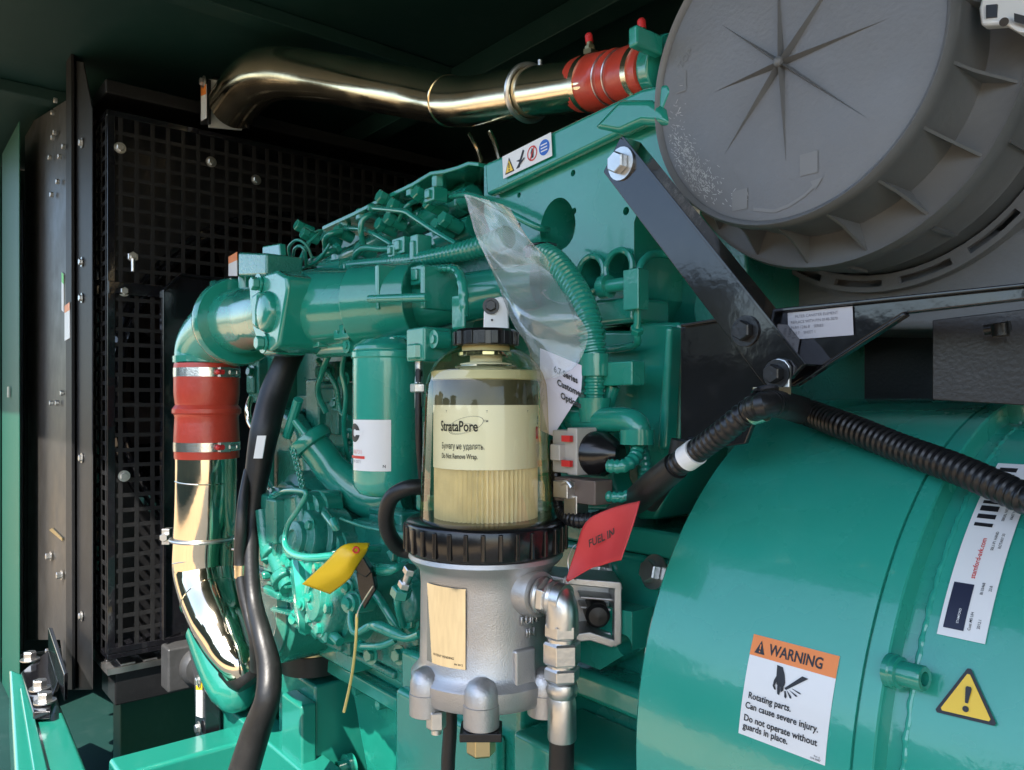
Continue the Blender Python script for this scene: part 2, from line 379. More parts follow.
# fan shroud and fan, seen through the guard
fy = PX(117, 390, -2.14).y+.50
t = thing('cooling_fan', 'black fan and shroud ring seen dimly through the mesh guard', 'fan', (-2.2, fy, -.4))
b = MB(); b.torus((-2.12, fy, .03), X, .50, .011, 72, 8); b.torus((-2.15, fy, .03), X, .515, .012, 72, 8); b.build('shroud_ring', 'black', t)
b = MB()
for k in range(9):
    a = k*2*math.pi/9+.2; d = V((0, math.cos(a), math.sin(a))); s_ = V((0, -math.sin(a), math.cos(a)))
    vs = []; fs = []
    for i in range(7):
        r = .1+.36*i/6; tw = .9-.07*i
        for q in (-1, 1): vs.append(V((-2.2, fy, .03))+d*r+(s_*math.cos(tw)+X*math.sin(tw))*q*(.055+.01*i)+s_*.03*math.sin(i*.6))
    for i in range(6): fs.append((2*i, 2*i+1, 2*i+3, 2*i+2))
    b.add(vs, fs)
b.cyl((-2.23, fy, .03), (-2.14, fy, .03), .11, seg=32); b.build('fan_blades', 'blackplastic', t)
b = MB(); r0 = .54
pl = [(0, r0)]
for k in range(40):
    a0 = 2*math.pi*k/40; a1 = 2*math.pi*(k+1)/40
    def sq(a):
        c, s_ = math.cos(a), math.sin(a); m = max(abs(c), abs(s_)); return V((-2.165, max(.462, fy+c*.64/m), .05+s_*.69/m))
    def ci(a): return V((-2.165, max(.463, fy+math.cos(a)*.51), .03+math.sin(a)*.51))
    b.add([ci(a0), sq(a0), sq(a1), ci(a1)], [(0, 1, 2, 3)], 0, False)
b.build('shroud', 'blacksatin', t)

GX, GY0, GY1, GZ0, GZ1 = -2.04, .432, 1.66, -.595, .70
t = thing('fan_guard', 'tall black mesh guard of rounded square openings in front of the cooling fan', 'guard', (GX, GY0, GZ0))
b = MB(); p = .0362; w = .0046
n = int((GY1-GY0-.03)/p)
y = GY0+.028
ys = []
while y < GY1-.01: ys.append(y); y += p
zs = []; z_ = GZ0+.05
while z_ < GZ1-.03: zs.append(z_); z_ += p
for i, yy in enumerate(ys): b.bb(GX-.003, GX, yy-w, yy+w, GZ0+.012, GZ1-.012)
for zz in zs:
    b.bb(GX-.0035, GX-.0005, GY0+.012, GY1, zz-w, zz+w)
for yy in ys:
    for zz in zs:
        b.box((GX-.0017, yy, zz), X*.0008, (Y+Z)*.0042, (Y-Z)*.0042)
b.build('front_mesh', 'guardblack', t)
b = MB()
zz = GZ0+.03
for xx in (-2.17, -2.115, -2.06): b.bb(xx-.006, xx+.006, GY0, GY0+.003, GZ0, GZ1-.01)
while zz < GZ1-.02: b.bb(-2.19, GX-.004, GY0+.0005, GY0+.0035, zz-w, zz+w); zz += p
b.build('side_mesh', 'guardblack', t)
b = MB(); b.bb(GX-.004, GX+.002, GY0-.001, GY0+.016, GZ0, GZ1); b.bb(GX-.15, GX+.002, GY0-.0015, GY1, GZ1-.014, GZ1)
b.bb(GX-.004, GX+.0025, GY0, GY1, GZ0-.0, GZ0+.014); b.bb(GX-.15, GX+.003, GY0-.0012, GY1, GZ0-.012, GZ0-.001)
b.bb(-2.20, -2.188, GY0-.002, GY0+.012, GZ0, GZ1)
b.bb(GX+.001, GX+.006, GY0+.001, GY1, .262, .292)
b.build('edge_frame', 'black', t, .001)
b = MB()
for k in range(10): b.bb(GX-.12, GX-.004, GY0+.03+k*.05, GY0+.062+k*.05, GZ0-.034, GZ0-.03)
b.bb(GX-.14, GX, GY0, GY0+.7, GZ0-.05, GZ0-.036)
b.build('lower_lip', 'steel', t)
for (x, y) in ((120, 148), (211, 162), (124, 291), (124, 476), (256, 180)): bolt(t, PX(x, y, GX+.004), X, .009, .007, 'steel')
b = MB(); q = PX(131, 258, GX+.004); b.cyl(q, q+X*.03, .006); b.hexn(q+X*.01, q+X*.022, .013); b.cyl(q+Z*-.035+X*.02, q+X*.02, .005); b.build('stud', 'steel', t)
b = MB(); b.prism([PX(162, 290, -1.97), PX(180, 274, -1.97), PX(262, 286, -1.97), PX(262, 600, -1.97), PX(162, 640, -1.97)], -X*.02)
b.prism([PX(162, 290, -1.965), PX(180, 273, -1.965), PX(262, 284, -1.965), PX(262, 287, -1.965), PX(181, 276, -1.965), PX(164, 291, -1.965), PX(164, 640, -1.965), PX(162, 640, -1.965)], X*.008)
tag(top(b, 'belt_guard', 'black', .0015), 'plain black sheet metal panel standing between the mesh guard and the red hose', 'panel')
b = MB(); b.bb(-2.19, -2.05, .45, 1.3, -.725, -.648); top_ = tag(top(b, 'lower_duct', 'blacksatin', .004), 'black sheet duct under the mesh guard catching a dull brown glint', 'duct')
t = thing('air_filter_can', 'small dull grey canister with a round end under the mesh guard', 'canister', PY(188, 665, .50))
b = MB(); q = PX(186, 664, -1.95); b.box(q, X*.03, Y*.05, Z*.052); b.build('body', 'dullgrey', t, .006)
b = MB(); b.lathe(q+X*.03+Y*.022, X, [(0, .047), (.02, .047), (.03, .04), (.034, .018), (.04, .012)], 28); b.build('end_cap', 'dullgrey', t)
b = MB(); b.prism([PY(189, 650, .52), PY(205, 646, .52), PY(205, 752, .52), PY(196, 752, .52), PY(194, 680, .52)], Y*.03)
ca = top(b, 'black_bracket', 'black', .002); tag(ca, 'narrow black bracket with a yellow and white sticker beside the lower pipe bend', 'bracket')
b = MB(); b.prism([PY(196, 682, .518), PY(202, 682, .518), PY(202, 718, .518), PY(196, 716, .518)], Y*.001, 0)
b.prism([PY(196, 682, .5175), PY(202, 682, .5175), PY(202, 690, .5175), PY(196, 690, .5175)], Y*.0004, 1); b.build('sticker', ['whitepaper', 'yellow'], ca)
bolt(ca, PY(199, 681, .516), -Y, .008, .006); bolt(ca, PY(199, 728, .516), -Y, .009, .006)

# =============================== ENGINE =======================================
E = thing('diesel_engine', 'large green painted diesel engine block filling the middle of the enclosure', 'engine', (-1.0, .8, -.9))
def P3(l): return [PY(x, y, c) for x, y, c in l]
def pipe(name, l, rpx, m='green', parent=E, seg=12, sub=6, corr=None, lump=None):
    pts = P3(l); rs = rpx if isinstance(rpx, (list, tuple)) else [rpx]*len(pts)
    b = MB(); b.tube(pts, [MM(p, r) for p, r in zip(pts, rs)], seg, sub, corr=corr)
    if lump:
        for k in lump:
            p = pts[k]; q = pts[k+1] if k+1 < len(pts) else pts[k-1]; d = (q-p).normalized(); r = MM(p, rs[k])
            b.hexn(p-d*r*.9, p+d*r*.9, r*1.75)
    return b.build(name, m, parent) if parent else top(b, name, m)
b = MB(); b.bb(-1.58, -.47, .70, 1.28, -.44, .25); b.bb(-1.56, -.5, .69, .75, -.02, .02)
for x in (-1.45, -1.22, -1.0, -.78, -.6):
    b.bb(x-.03, x+.03, .675, .72, -.40, .05)
    b.lathe((x+.11, .70, -.18), -Y, [(0, .06), (.012, .06), (.016, .052), (.008, .045), (.008, .001)], 28)
    b.lathe((x+.11, .70, .10), -Y, [(0, .035), (.018, .035), (.022, .03), (.022, .001)], 24)
b.build('cylinder_block', 'greencast', E, .008)
# rough front gear case with crank pulley and housing bosses
b = MB(); b.bb(-1.66, -1.585, .66, 1.3, -.42, .2)
b.lathe(PY(290, 480, .67), -Y, [(0, .15), (.02, .15), (.03, .14), (.03, .11), (.02, .10), (.02, .001)], 40)
b.build('gear_case', 'greencast', E, .006)
# rocker cover flange
pts = [(322, 228), (400, 190), (430, 174), (447, 167), (462, 161), (478, 161), (486, 166), (484, 176), (470, 178), (400, 208), (324, 238)]
b = MB(); pts = [(270, 226), (322, 197), (372, 178), (385, 172)]
line = [(322, 226), (352, 212), (385, 195), (412, 182), (430, 171), (444, 169), (458, 165), (468, 161), (478, 162)]
b.prism(P3([(x, y, .62) for x, y in line]+[(x, y+4.5, .62) for x, y in line[::-1]]), Y*.22)
for x, y in ((345, 222), (362, 213), (380, 206), (413, 189), (439, 180)):
    q = PY(x, y, .632); b.hexn(q-Z*.012, q+Z*.006, .011)
b.build('rocker_flange', 'green', E, .003)
b = MB(); b.prism(P3([(x, y+6, .70) for x, y in line]+[(480, 260, .70), (320, 300, .70)]), Y*.2); b.build('cylinder_head', 'greencast', E, .004)
# cover plate at the flywheel end
pl = [(484, 166), (502, 157), (641, 90), (668, 84), (690, 205), (640, 205), (634, 222), (634, 296), (618, 326), (566, 336), (532, 318), (505, 270), (484, 215)]
b = MB(); b.prism(P3([(x, y, .62) for x, y in pl]), Y*.10)
plate = b.build('rear_cover', 'green', E, .006, seg=3)
h = MB()
for x, y, r in ((573, 173, 3.2), (519, 195, 2.6), (574, 211, 3.2), (626, 211, 4), (519, 225, 2.4)): q = PY(x, y, .62); h.cyl(q-Y*.02, q+Y*.04, MM(q, r))
cut(plate, h)
h = MB()
for x, y, r in ((591, 274, 14), (619, 268, 17)): q = PY(x, y, .62); h.cyl(q-Y*.02, q+Y*.05, MM(q, r)*1.1, seg=40)
q = PY(545, 222, .62); h.prism(P3([(545+17.5*math.cos(a)*(1-.12*math.sin(a)), 222-27*math.sin(a)-4*math.cos(a), .60) for a in [2*math.pi*k/28 for k in range(28)]]), Y*.075)
cut(plate, h)
b = MB(); b.prism(P3([(484, 163, .604), (503, 155, .604), (641, 88, .604), (668, 82, .604), (672, 90, .604), (660, 118, .604), (630, 128, .604), (500, 190, .604), (486, 196, .604)]), Y*.014)
b.build('chamfer_band', 'green', E, .005, seg=3)
b = MB(); b.prism(P3([(590, 128, .60), (618, 98, .60), (650, 98, .60), (664, 108, .60), (668, 126, .60), (640, 124, .60), (618, 134, .60)]), Y*.02); b.build('lifting_boss', 'green', E, .008, seg=3)
b = MB(); q = PY(660, 68, .632); dd = (PY(654, 69, .624)-PY(644, 71, .628)).normalized(); b.lathe(q, dd, [(-.03, .025), (.0, .0265), (.0, .031), (.02, .031), (.022, .001)], 32); b.build('air_inlet', 'green', E, .002)
b = MB(); q = PY(646, 42, .585); b.box(q, X*.006, Y*.02, Z*.01); b.build('inlet_lug', 'green', E, .003)
for x, y, c in ((591, 274, .615), (619, 268, .615)):
    b = MB(); q = PY(x, y, c); r = MM(q, 15)*1.15; b.torus(q, Y, r*1.03, .0035, 40, 8); b.build('hole_rim', 'green', E)
# hazard label on the cover
bl, br, tl = PY(504, 179, .602), PY(553, 156, .602), PY(503, 157, .602)
fn, w_, h_ = quadmap(bl, br, tl, -Y); D = Decal(fn)
D.rect(0, 0, w_, h_, 0, .0012); u_ = w_/4.2; hh = h_
cx = u_*.62; D.poly([(cx-u_*.42, hh*.12), (cx+u_*.42, hh*.12), (cx, hh*.82)], 1, .0016); D.poly([(cx-u_*.33, hh*.17), (cx+u_*.33, hh*.17), (cx, hh*.70)], 2, .002)
D.rect(cx-u_*.04, hh*.33, cx+u_*.04, hh*.56, 1, .0024, 1); D.rect(cx-u_*.04, hh*.21, cx+u_*.04, hh*.28, 1, .0024, 1)
cx = u_*1.6; D.poly([(cx-u_*.4, hh*.16), (cx-u_*.1, hh*.16), (cx+u_*.1, hh*.42), (cx+u_*.38, hh*.78), (cx+u_*.25, hh*.86), (cx-u_*.05, hh*.5), (cx-u_*.38, hh*.5), (cx-u_*.1, hh*.4)], 1, .0016)
D.poly([(cx-u_*.15, hh*.2), (cx+u_*.4, hh*.44), (cx+u_*.36, hh*.5), (cx-u_*.2, hh*.27)], 1, .002)
cx = u_*2.62; D.ring(cx, hh*.5, u_*.34, u_*.42, 3, .0016); D.poly([(cx-u_*.24, hh*.25), (cx-u_*.17, hh*.2), (cx+u_*.26, hh*.76), (cx+u_*.2, hh*.8)], 3, .002); D.poly([(cx-u_*.08, hh*.3), (cx+u_*.1, hh*.3), (cx+u_*.14, hh*.62), (cx, hh*.74), (cx-u_*.12, hh*.55)], 1, .0018)
cx = u_*3.62; D.ring(cx, hh*.5, 0.0001, u_*.43, 4, .0016)
for k in (-1, 0, 1): D.rect(cx-u_*.26, hh*(.47+.13*k), cx+u_*.26, hh*(.52+.13*k), 0, .002, 1)
D.b.build('hazard_label', ['whitepaper', 'ink', 'yellow', 'inkred', 'inkblue'], E)
# white data plate behind the arm
bl, br, tl = PY(640, 200, .655), PY(700, 224, .655), PY(642, 138, .655)
fn, w_, h_ = quadmap(bl, br, tl, -Y); D = Decal(fn); D.rect(0, 0, w_, h_, 0, .001)
for k in range(9): D.rect(w_*.5, h_*(.74-.07*k), w_*(.75+.07*(k % 3)), h_*(.752-.07*k), 1, .0014, 1)
for k in range(14): D.rect(w_*(.5+.028*k), h_*.80, w_*(.5+.028*k+.012), h_*.9, 1, .0014, 1)
D.text('HKDP', w_*.55, h_*.915, h_*.08, 1, .0014, .01)
D.b.build('data_label', ['whitepaper', 'ink'], E)
# inner webs to the right of the plate
b = MB(); b.prism(P3([(634, 205, .70), (712, 205, .70), (712, 330, .70), (634, 330, .70)]), Y*.1); b.prism(P3([(634, 322, .62), (680, 322, .62), (679, 470, .62), (655, 520, .62), (636, 520, .62)]), Y*.1)
b.prism(P3([(664, 326, .60), (671, 326, .60), (665, 450, .60), (656, 450, .60)]), Y*.02)
b.build('rear_web', 'green', E, .006, seg=3)
b = MB(); b.prism(P3([(592, 300, .60), (633, 296, .60), (633, 322, .60), (592, 326, .60)]), Y*.06); b.prism(P3([(595, 330, .62), (640, 330, .62), (640, 420, .62), (595, 420, .62)]), Y*.06)
b.build('housing_step', 'green', E, .005)
pipe('vent_pipe', [(700, 262, .66), (660, 254, .62), (646, 258, .60), (639, 275, .59), (637, 330, .59), (634, 345, .60), (600, 350, .61)], 4, lump=[4])
b = MB(); q = PY(605, 287, .59); b.cyl(q, q+X*.05, .007); b.cyl(q-X*.004, q+X*.006, .012); b.box(PY(636, 290, .585), X*.01, Y*.008, Z*.02); b.build('pipe_clip', 'green', E, .001)
# intake manifold
pts = [(236, 322, .50), (262, 318, .50), (290, 313, .50), (320, 309, .51), (360, 307, .53), (400, 305, .55), (450, 300, .58), (500, 292, .60), (540, 285, .62)]
pipe('intake_manifold', pts, [33, 33, 38, 40, 38, 30, 25, 24, 23], seg=36, sub=8, parent=E)
b = MB(); q = PY(262, 314, .50)
b.lathe(PY(238, 322, .50), X, [(-.02, .062), (-.02, .074), (.0, .078), (.012, .074), (.012, .06)], 40); b.build('elbow_bead', 'green', E)
b = MB(); b.prism(P3([(250, 286, .437), (258, 275, .437), (276, 270, .437), (286, 276, .437), (287, 290, .437), (278, 345, .437), (270, 352, .437), (259, 350, .437), (252, 330, .437)]), Y*.11)
b.prism(P3([(256, 335, .46), (275, 335, .46), (276, 354, .46), (262, 356, .46)]), Y*.05)
b.prism(P3([(248, 283, .44), (262, 280, .44), (260, 310, .44), (250, 318, .44)]), Y*.04)
b.lathe(PY(268, 312, .437), -Y, [(0, .030), (.006, .030), (.010, .024), (.012, .010), (.012, .001)], 28); b.prism(P3([(250, 296, .43), (258, 290, .43), (256, 330, .43), (251, 326, .43)]), Y*.03); b.prism(P3([(268, 300, .445), (274, 284, .445), (277, 322, .445), (262, 322, .445)]), Y*.05)
b.build('throttle_flange', 'green', E, .006, seg=3)
for x, y in ((259, 284), (264, 343)): bolt(E, PY(x, y, .436), -Y, .010, .010, 'green')
for (x0, y0, x1, y1) in ((300, 338, 318, 350), (333, 326, 356, 340)):
    b = MB(); b.prism(P3([(x0, y0, .49), (x1, y0-5, .49), (x1, y1-3, .49), (x0, y1, .49)]), Y*.06); o = b.build('manifold_lug', 'green', E, .002)
    h = MB()
    for k in range(3): q = PY(x0+(x1-x0)*(.2+.3*k), (y0+y1)/2-3, .49); h.cyl(q-Y*.01, q+Y*.015, .004)
    cut(o, h)
b = MB(); q = PY(375, 300, .49); b.bb(q.x-.005, q.x+.004, .492, .55, q.z-.012, q.z+.045); q2 = PY(415, 298, .50); b.bb(q2.x-.005, q2.x+.004, .51, .56, q2.z-.012, q2.z+.04)
b.cyl(PY(370, 299, .478), PY(428, 297, .485), .005); b.lathe(PY(400, 303, .54), PY(440, 300, .57)-PY(400, 303, .54), [(-.06, .05), (-.06, .055), (.03, .052), (.03, .048)], 36); b.build('manifold_strap', 'green', E, .002)
# sensor box
t = E
b = MB(); b.prism(P3([(238, 252, .46), (266, 253, .46), (266, 275, .46), (238, 276, .46)]), Y*.06); b.build('sensor_box', 'greencast', E, .004)
b = MB(); b.prism(P3([(229, 257, .50), (237.5, 252, .47), (237.5, 276, .47), (229, 276, .50)]), -Y*.001, 0); b.prism(P3([(229, 257, .499), (237.5, 252, .469), (237.5, 260, .469), (229, 264, .499)]), -Y*.001, 1); b.build('sensor_label', ['whitepaper', 'orange'], E)
b = MB(); b.prism(P3([(262, 246, .50), (279, 243, .50), (281, 262, .50), (272, 285, .50), (262, 285, .50)]), Y*.012); b.build('sensor_bracket', 'green', E, .003); b = MB(); b.cyl(PY(246, 276, .50), PY(246, 298, .50), .013); b.build('sensor_stem', 'green', E, .002)

# fuel rails, couplings, pipes over the head
def rail(l, r, nuts=()):
    b = MB(); pts = P3(l); r0 = MM(pts[0], r); b.tube(pts, r0, 18, 1)
    d = (pts[-1]-pts[0]).normalized()
    for k, f in nuts:
        p = pts[0].lerp(pts[-1], k); b.hexn(p-d*r0*.7, p+d*r0*.7, r0*f)
    return b.build('fuel_rail', 'green', E, .001)
rail([(330, 266, .66), (474, 196, .66)], 9, ((.12, 1.3), (.3, 1.15), (.62, 1.3), (.7, 1.15), (.93, 1.25)))
rail([(350, 278, .655), (476, 226, .655)], 10, ((.1, 1.2), (.45, 1.25), (.75, 1.2)))
rail([(360, 246, .68), (470, 188, .68)], 6, ((.2, 1.5), (.5, 1.5), (.8, 1.5)))
pipe('fuel_pipe', [(340, 228, .62), (362, 229, .61), (374, 234, .60), (396, 247, .60)], 2.6, lump=[0])
pipe('fuel_pipe', [(372, 208, .61), (402, 211, .60), (412, 216, .60), (430, 228, .60), (456, 244, .60)], 2.8, lump=[0])
pipe('fuel_pipe', [(326, 250, .60), (325, 240, .59), (330, 234, .59), (342, 231, .61)], 3)
pipe('fuel_pipe', [(364, 246, .60), (361, 232, .59), (362, 221, .59), (369, 215, .60), (376, 217, .62)], 3)
pipe('fuel_pipe', [(352, 264, .58), (356, 254, .57), (364, 248, .57), (378, 249, .58), (392, 249, .59)], 3.2, lump=[4])
pipe('fuel_pipe', [(314, 262, .58), (326, 254, .58), (337, 249, .60)], 3.2, lump=[0, 2])
pipe('fuel_pipe', [(448, 197, .62), (470, 195, .60), (500, 208, .59), (535, 226, .60), (548, 230, .62)], 3.4, lump=[0])
pipe('fuel_pipe', [(395, 230, .63), (399, 220, .62), (408, 205, .62), (420, 200, .64)], 2.4)
pipe('fuel_pipe', [(300, 262, .60), (310, 240, .62), (318, 232, .64), (330, 232, .66)], 2.5)
for x, y in ((396, 205), (408, 213), (395, 232), (445, 212), (433, 202), (460, 228), (404, 226), (352, 238), (340, 244), (318, 240), (312, 232), (374, 256), (452, 234)):
    b = MB(); q = PY(x, y, .635); r = .010; b.cyl(q, q+V((0, -.02, .006)), r); b.hexn(q+V((0, -.02, .006)), q+V((0, -.032, .010)), r*1.1); b.build('injector_cap', 'green', E)
for x, y, w, h2, c in ((405, 247, .016, .012, .575), (421, 252, .009, .022, .57), (398, 252, .008, .009, .57), (411, 272, .02, .008, .55), (424, 276, .014, .012, .54), (436, 196, .012, .01, .60), (350, 270, .02, .012, .575)):
    b = MB(); q = PY(x, y, c); b.box(q, X*w, Y*.012, Z*h2); b.box(q-Y*.012, X*w*.5, Y*.004, Z*h2*.6); b.build('connector', 'green', E, .002)
pipe('loom_sleeve', [(324, 269, .57), (346, 266, .57)], 8, seg=20)
pipe('loom_sleeve', [(344, 266, .57), (380, 263, .565), (410, 261, .565), (440, 256, .57), (476, 248, .58), (510, 236, .59)], [5, 6, 8, 9, 11, 12], corr=(.0075, .14), seg=18)
pipe('loom_sleeve', [(352, 272, .56), (400, 272, .555), (432, 271, .55)], [4, 4.5, 4], corr=(.006, .12))
pipe('loom_sleeve', [(418, 271, .545), (448, 268, .53), (458, 272, .525), (463, 288, .52), (464, 318, .52)], [4, 4, 5, 5.5, 5], corr=(.014, .1))
for l in ([(290, 258, .56), (289, 247, .55), (297, 240, .55), (306, 245, .56), (312, 258, .57)], [(293, 262, .56), (294, 250, .545), (300, 246, .545), (305, 252, .55), (306, 266, .56)], [(310, 268, .57), (304, 250, .56), (316, 236, .58), (322, 232, .6)], [(303, 268, .56), (318, 260, .57), (330, 244, .58)]):
    pipe('wire', l, 1.6)
b = MB(); q = PY(459, 312, .518); b.box(q, X*.012, Y*.003, Z*.02); b.build('sleeve_tab', 'green', E, .003)
pipe('red_hose', [(398, 331, .58), (420, 333, .58), (440, 333, .58)], 3.5, 'silicone')

# castings, clips and unions between the manifold and the pan
random.seed(11)
for x, y, w, h2, c in ((262, 380, .03, .05, .66), (338, 395, .05, .022, .655), (335, 372, .04, .018, .65), (345, 418, .035, .05, .66), (262, 470, .02, .04, .62), (420, 640, .05, .012, .60), (385, 660, .10, .010, .60), (395, 522, .05, .02, .62), (430, 600, .04, .05, .60), (345, 640, .05, .012, .58)):
    b = MB(); q = PY(x, y, c); b.box(q, X*w, Y*.02, Z*h2); b.box(q-Y*.02, X*w*.7, Y*.008, Z*h2*.6); b.build('casting_boss', 'greencast', E, .005)
for k, (x, y, c, r) in enumerate(((330, 372, .62, .009), (345, 380, .62, .009), (268, 395, .62, .008), (252, 372, .60, .009), (336, 404, .62, .008), (350, 436, .62, .009), (340, 455, .60, .009), (395, 556, .57, .010), (388, 540, .57, .008), (413, 622, .55, .009), (372, 655, .56, .009), (400, 655, .56, .009))):
    bolt(E, PY(x, y, c), V((.15, -1, .1)), r, r*.9, 'green')
pipe('lube_pipe', [(330, 352, .55), (322, 372, .56), (318, 392, .58), (326, 412, .60)], 3.2, lump=[0])
pipe('lube_pipe', [(345, 352, .56), (342, 372, .57), (346, 396, .58), (344, 430, .60), (350, 470, .62)], 2.6)
pipe('lube_pipe', [(262, 392, .58), (262, 420, .57), (258, 440, .56), (262, 470, .55), (272, 492, .52)], 4, lump=[2])
pipe('wire_loom', [(318, 360, .60), (335, 384, .61), (340, 410, .62), (350, 418, .62)], 3, corr=(.006, .12))
for (x, y, c, r, nb, ax_) in ((322, 598, .487, .052, 6, V((-.1, -1, .1))), (300, 540, .50, .047, 5, V((.1, -1, .2))), (276, 505, .52, .030, 4, V((.1, -1, .2)))):
    b = MB(); q = PY(x, y, c); ax_ = ax_.normalized()
    b.lathe(q, ax_, [(-.06, r*1.2), (-.02, r*1.2), (-.018, r*1.02), (0, r), (.004, r*.96), (.006, r*.62), (.014, r*.58), (.016, r*.30), (.012, r*.28), (.012, .001)], 40)
    e1, e2 = basis(ax_); o = b.build('pump_flange', 'greencast', E, .001)
    for k in range(nb):
        a = 2*math.pi*k/nb+.4; bolt(o, q+ax_*.003+(e1*math.cos(a)+e2*math.sin(a))*r*.8, ax_, r*.11+.002, .006, 'green')
b = MB(); b.prism(P3([(262, 500, .495), (296, 492, .495), (300, 530, .495), (290, 560, .495), (268, 575, .495), (256, 560, .495), (254, 520, .495)]), Y*.08); b.prism(P3([(300, 556, .50), (345, 548, .50), (362, 590, .50), (352, 632, .50), (320, 645, .50), (292, 622, .50), (284, 585, .50)]), Y*.08)
b.build('pump_casting', 'greencast', E, .010, seg=3)
for k in range(4):
    b = MB(); b.prism(P3([(258+k*4, 566+k*14, .492), (282+k*4, 572+k*14, .488), (282+k*4, 575+k*14, .488), (258+k*4, 569+k*14, .492)]), Y*.03); b.build('casting_rib', 'greencast', E, .001)
# filter head and hydraulic fittings under the manifold
b = MB(); b.tube(P3([(322, 348, .52), (350, 346, .52), (382, 346, .52), (415, 346, .53)]), .015, 16, 4)
for x, y in ((358, 346), (404, 346), (436, 341), (446, 340)): q = PY(x, y, .515); b.cyl(q, q-Y*.018, .0105); b.cyl(q-Y*.018, q-Y*.02, .005)
b.lathe(PY(386, 350, .50), -Z, [(-.012, .03), (-.005, .040), (.003, .042), (.003, .03)], 32)
b.bb(*(lambda q: (q.x-.02, q.x+.02, .49, .53, q.z-.02, q.z+.02))(PY(422, 345, .50)))
b.prism(P3([(395, 328, .56), (445, 328, .56), (445, 352, .56), (395, 352, .56)]), Y*.05)
b.build('filter_head', 'green', E, .003)
# oil filler
a0, a1 = PY(312, 443, .555), PY(350, 492, .60); d = (a1-a0).normalized()
b = MB(); b.tube([a0, a0.lerp(a1, .3), a0.lerp(a1, .62), a1+V((.03, .02, -.01)), a1+V((.07, .06, -.0))], [.027, .027, .028, .034, .04], 28, 5)
b.lathe(a0, d, [(-.012, .027), (-.012, .036), (-.002, .038), (.006, .035), (.008, .027)], 32); b.build('oil_filler', 'green', E)
b = MB(); b.lathe(a0, d, [(-.05, .006), (-.014, .008), (-.0135, .036), (-.0125, .036)], 28); q = a0-d*.052; s_ = V((.6, 0, .8)).normalized()
b.tube([q-s_*.038, q+s_*.038], .008, 10, 1); b.build('filler_cap', 'green', E)
b = MB(); cp = spline(P3([(293, 450, .50), (297, 464, .50), (301, 480, .505), (303, 492, .51)]), [1]*4, 6)[0]
for i in range(len(cp)-1):
    m_ = (cp[i]+cp[i+1])/2; b.torus(m_, X if i % 2 else Y, .0045, .0013, 10, 5)
b.build('chain', 'green', E)
# injection pump cluster
b = MB()
for (x, y, c, r, l) in ((270, 600, .52, .105, .03), (300, 545, .56, .085, .05), (332, 600, .53, .055, .05), (300, 505, .58, .06, .05)):
    q = PY(x, y, c); b.lathe(q, -Y, [(-.12, r), (0, r), (.006, r*.93), (.012, r*.93), (.02, r*.72), (l*.6, r*.7), (l*.62, r*.45), (l*.62, .001)], 36)
b.build('pump_body', 'greencast', E, .002)
b = MB(); a0, a1 = PY(254, 500, .505), PY(290, 588, .50); b.tube([a0, a1], .016, 16, 1)
for k in (.0, .35, .62, .9):
    p_ = a0.lerp(a1, k); dd = (a1-a0).normalized(); b.lathe(p_, dd, [(-.008, .017), (-.008, .024), (.008, .024), (.008, .017)], 20)
a0, a1 = PY(262, 510, .49), PY(268, 560, .49); b.tube([a0, a1], .011, 14, 1)
b.box(PY(275, 530, .51), X*.045, Y*.02, Z*.06); b.box(PY(282, 520, .50), X*.02, Y*.02, Z*.035); b.box(PY(262, 572, .495), X*.035, Y*.012, Z*.006); b.box(PY(276, 592, .495), X*.035, Y*.012, Z*.006)
b.build('pump_head', 'greencast', E, .004)
b = MB(); q = PY(268, 590, .47)
b.lathe(PY(300, 592, .505), V((-.35, -.93, -.1)), [(-.10, .060), (-.06, .074), (-.05, .080), (-.042, .080), (-.036, .071), (-.022, .075), (-.014, .075), (-.008, .066), (.0, .066), (.008, .060), (.012, .042), (.012, .001)], 48); b.build('drive_pulley', 'green', E)
for (x, y, r, c) in ((315, 509, .026, .53), (300, 527, .015, .52), (297, 548, .014, .52), (336, 545, .02, .54), (350, 587, .013, .5), (352, 603, .014, .49), (312, 597, .010, .48), (303, 604, .010, .48), (305, 548, .012, .5), (275, 500, .012, .5), (330, 478, .01, .6), (288, 560, .012, .49), (328, 628, .012, .5), (298, 618, .014, .5)):
    b = MB(); q = PY(x, y, c); b.lathe(q, V((.3, -1, .1)), [(-.03, r*1.15), (0, r*1.15), (0, r*.95), (r*.5, r*.9), (r*.55, r*.6), (r*.9, r*.55), (r*.95, .001)], 20); b.build('pump_plug', 'green', E)
pipe('return_pipe', [(272, 499, .49), (284, 491, .48), (302, 491, .48), (306, 495, .48), (298, 510, .475), (288, 525, .47), (285, 543, .465), (293, 554, .46), (310, 558, .46), (333, 556, .47), (352, 553, .49)], [2.6]*6+[3, 4, 4.5, 4.5, 4], lump=[0])
pipe('return_pipe', [(333, 553, .47), (360, 549, .50), (380, 549, .53)], 3)
pipe('return_pipe', [(340, 518, .52), (350, 522, .53), (366, 527, .54), (386, 531, .55)], 1.6)
pipe('return_pipe', [(325, 514, .51), (336, 528, .50), (333, 520, .50)], 4)
pipe('feed_pipe', [(352, 606, .49), (351, 624, .48), (356, 633, .48), (370, 626, .49), (380, 627, .49), (396, 634, .50), (408, 638, .50), (420, 634, .50)], [3.5, 3.5, 3.5, 4, 6, 6, 4, 4])
pipe('feed_pipe', [(366, 584, .52), (380, 600, .52), (397, 628, .53), (402, 634, .54)], 4.5)
pipe('feed_pipe', [(372, 569, .51), (388, 570, .50), (396, 568, .50), (406, 564, .52)], [7, 6, 4, 4])
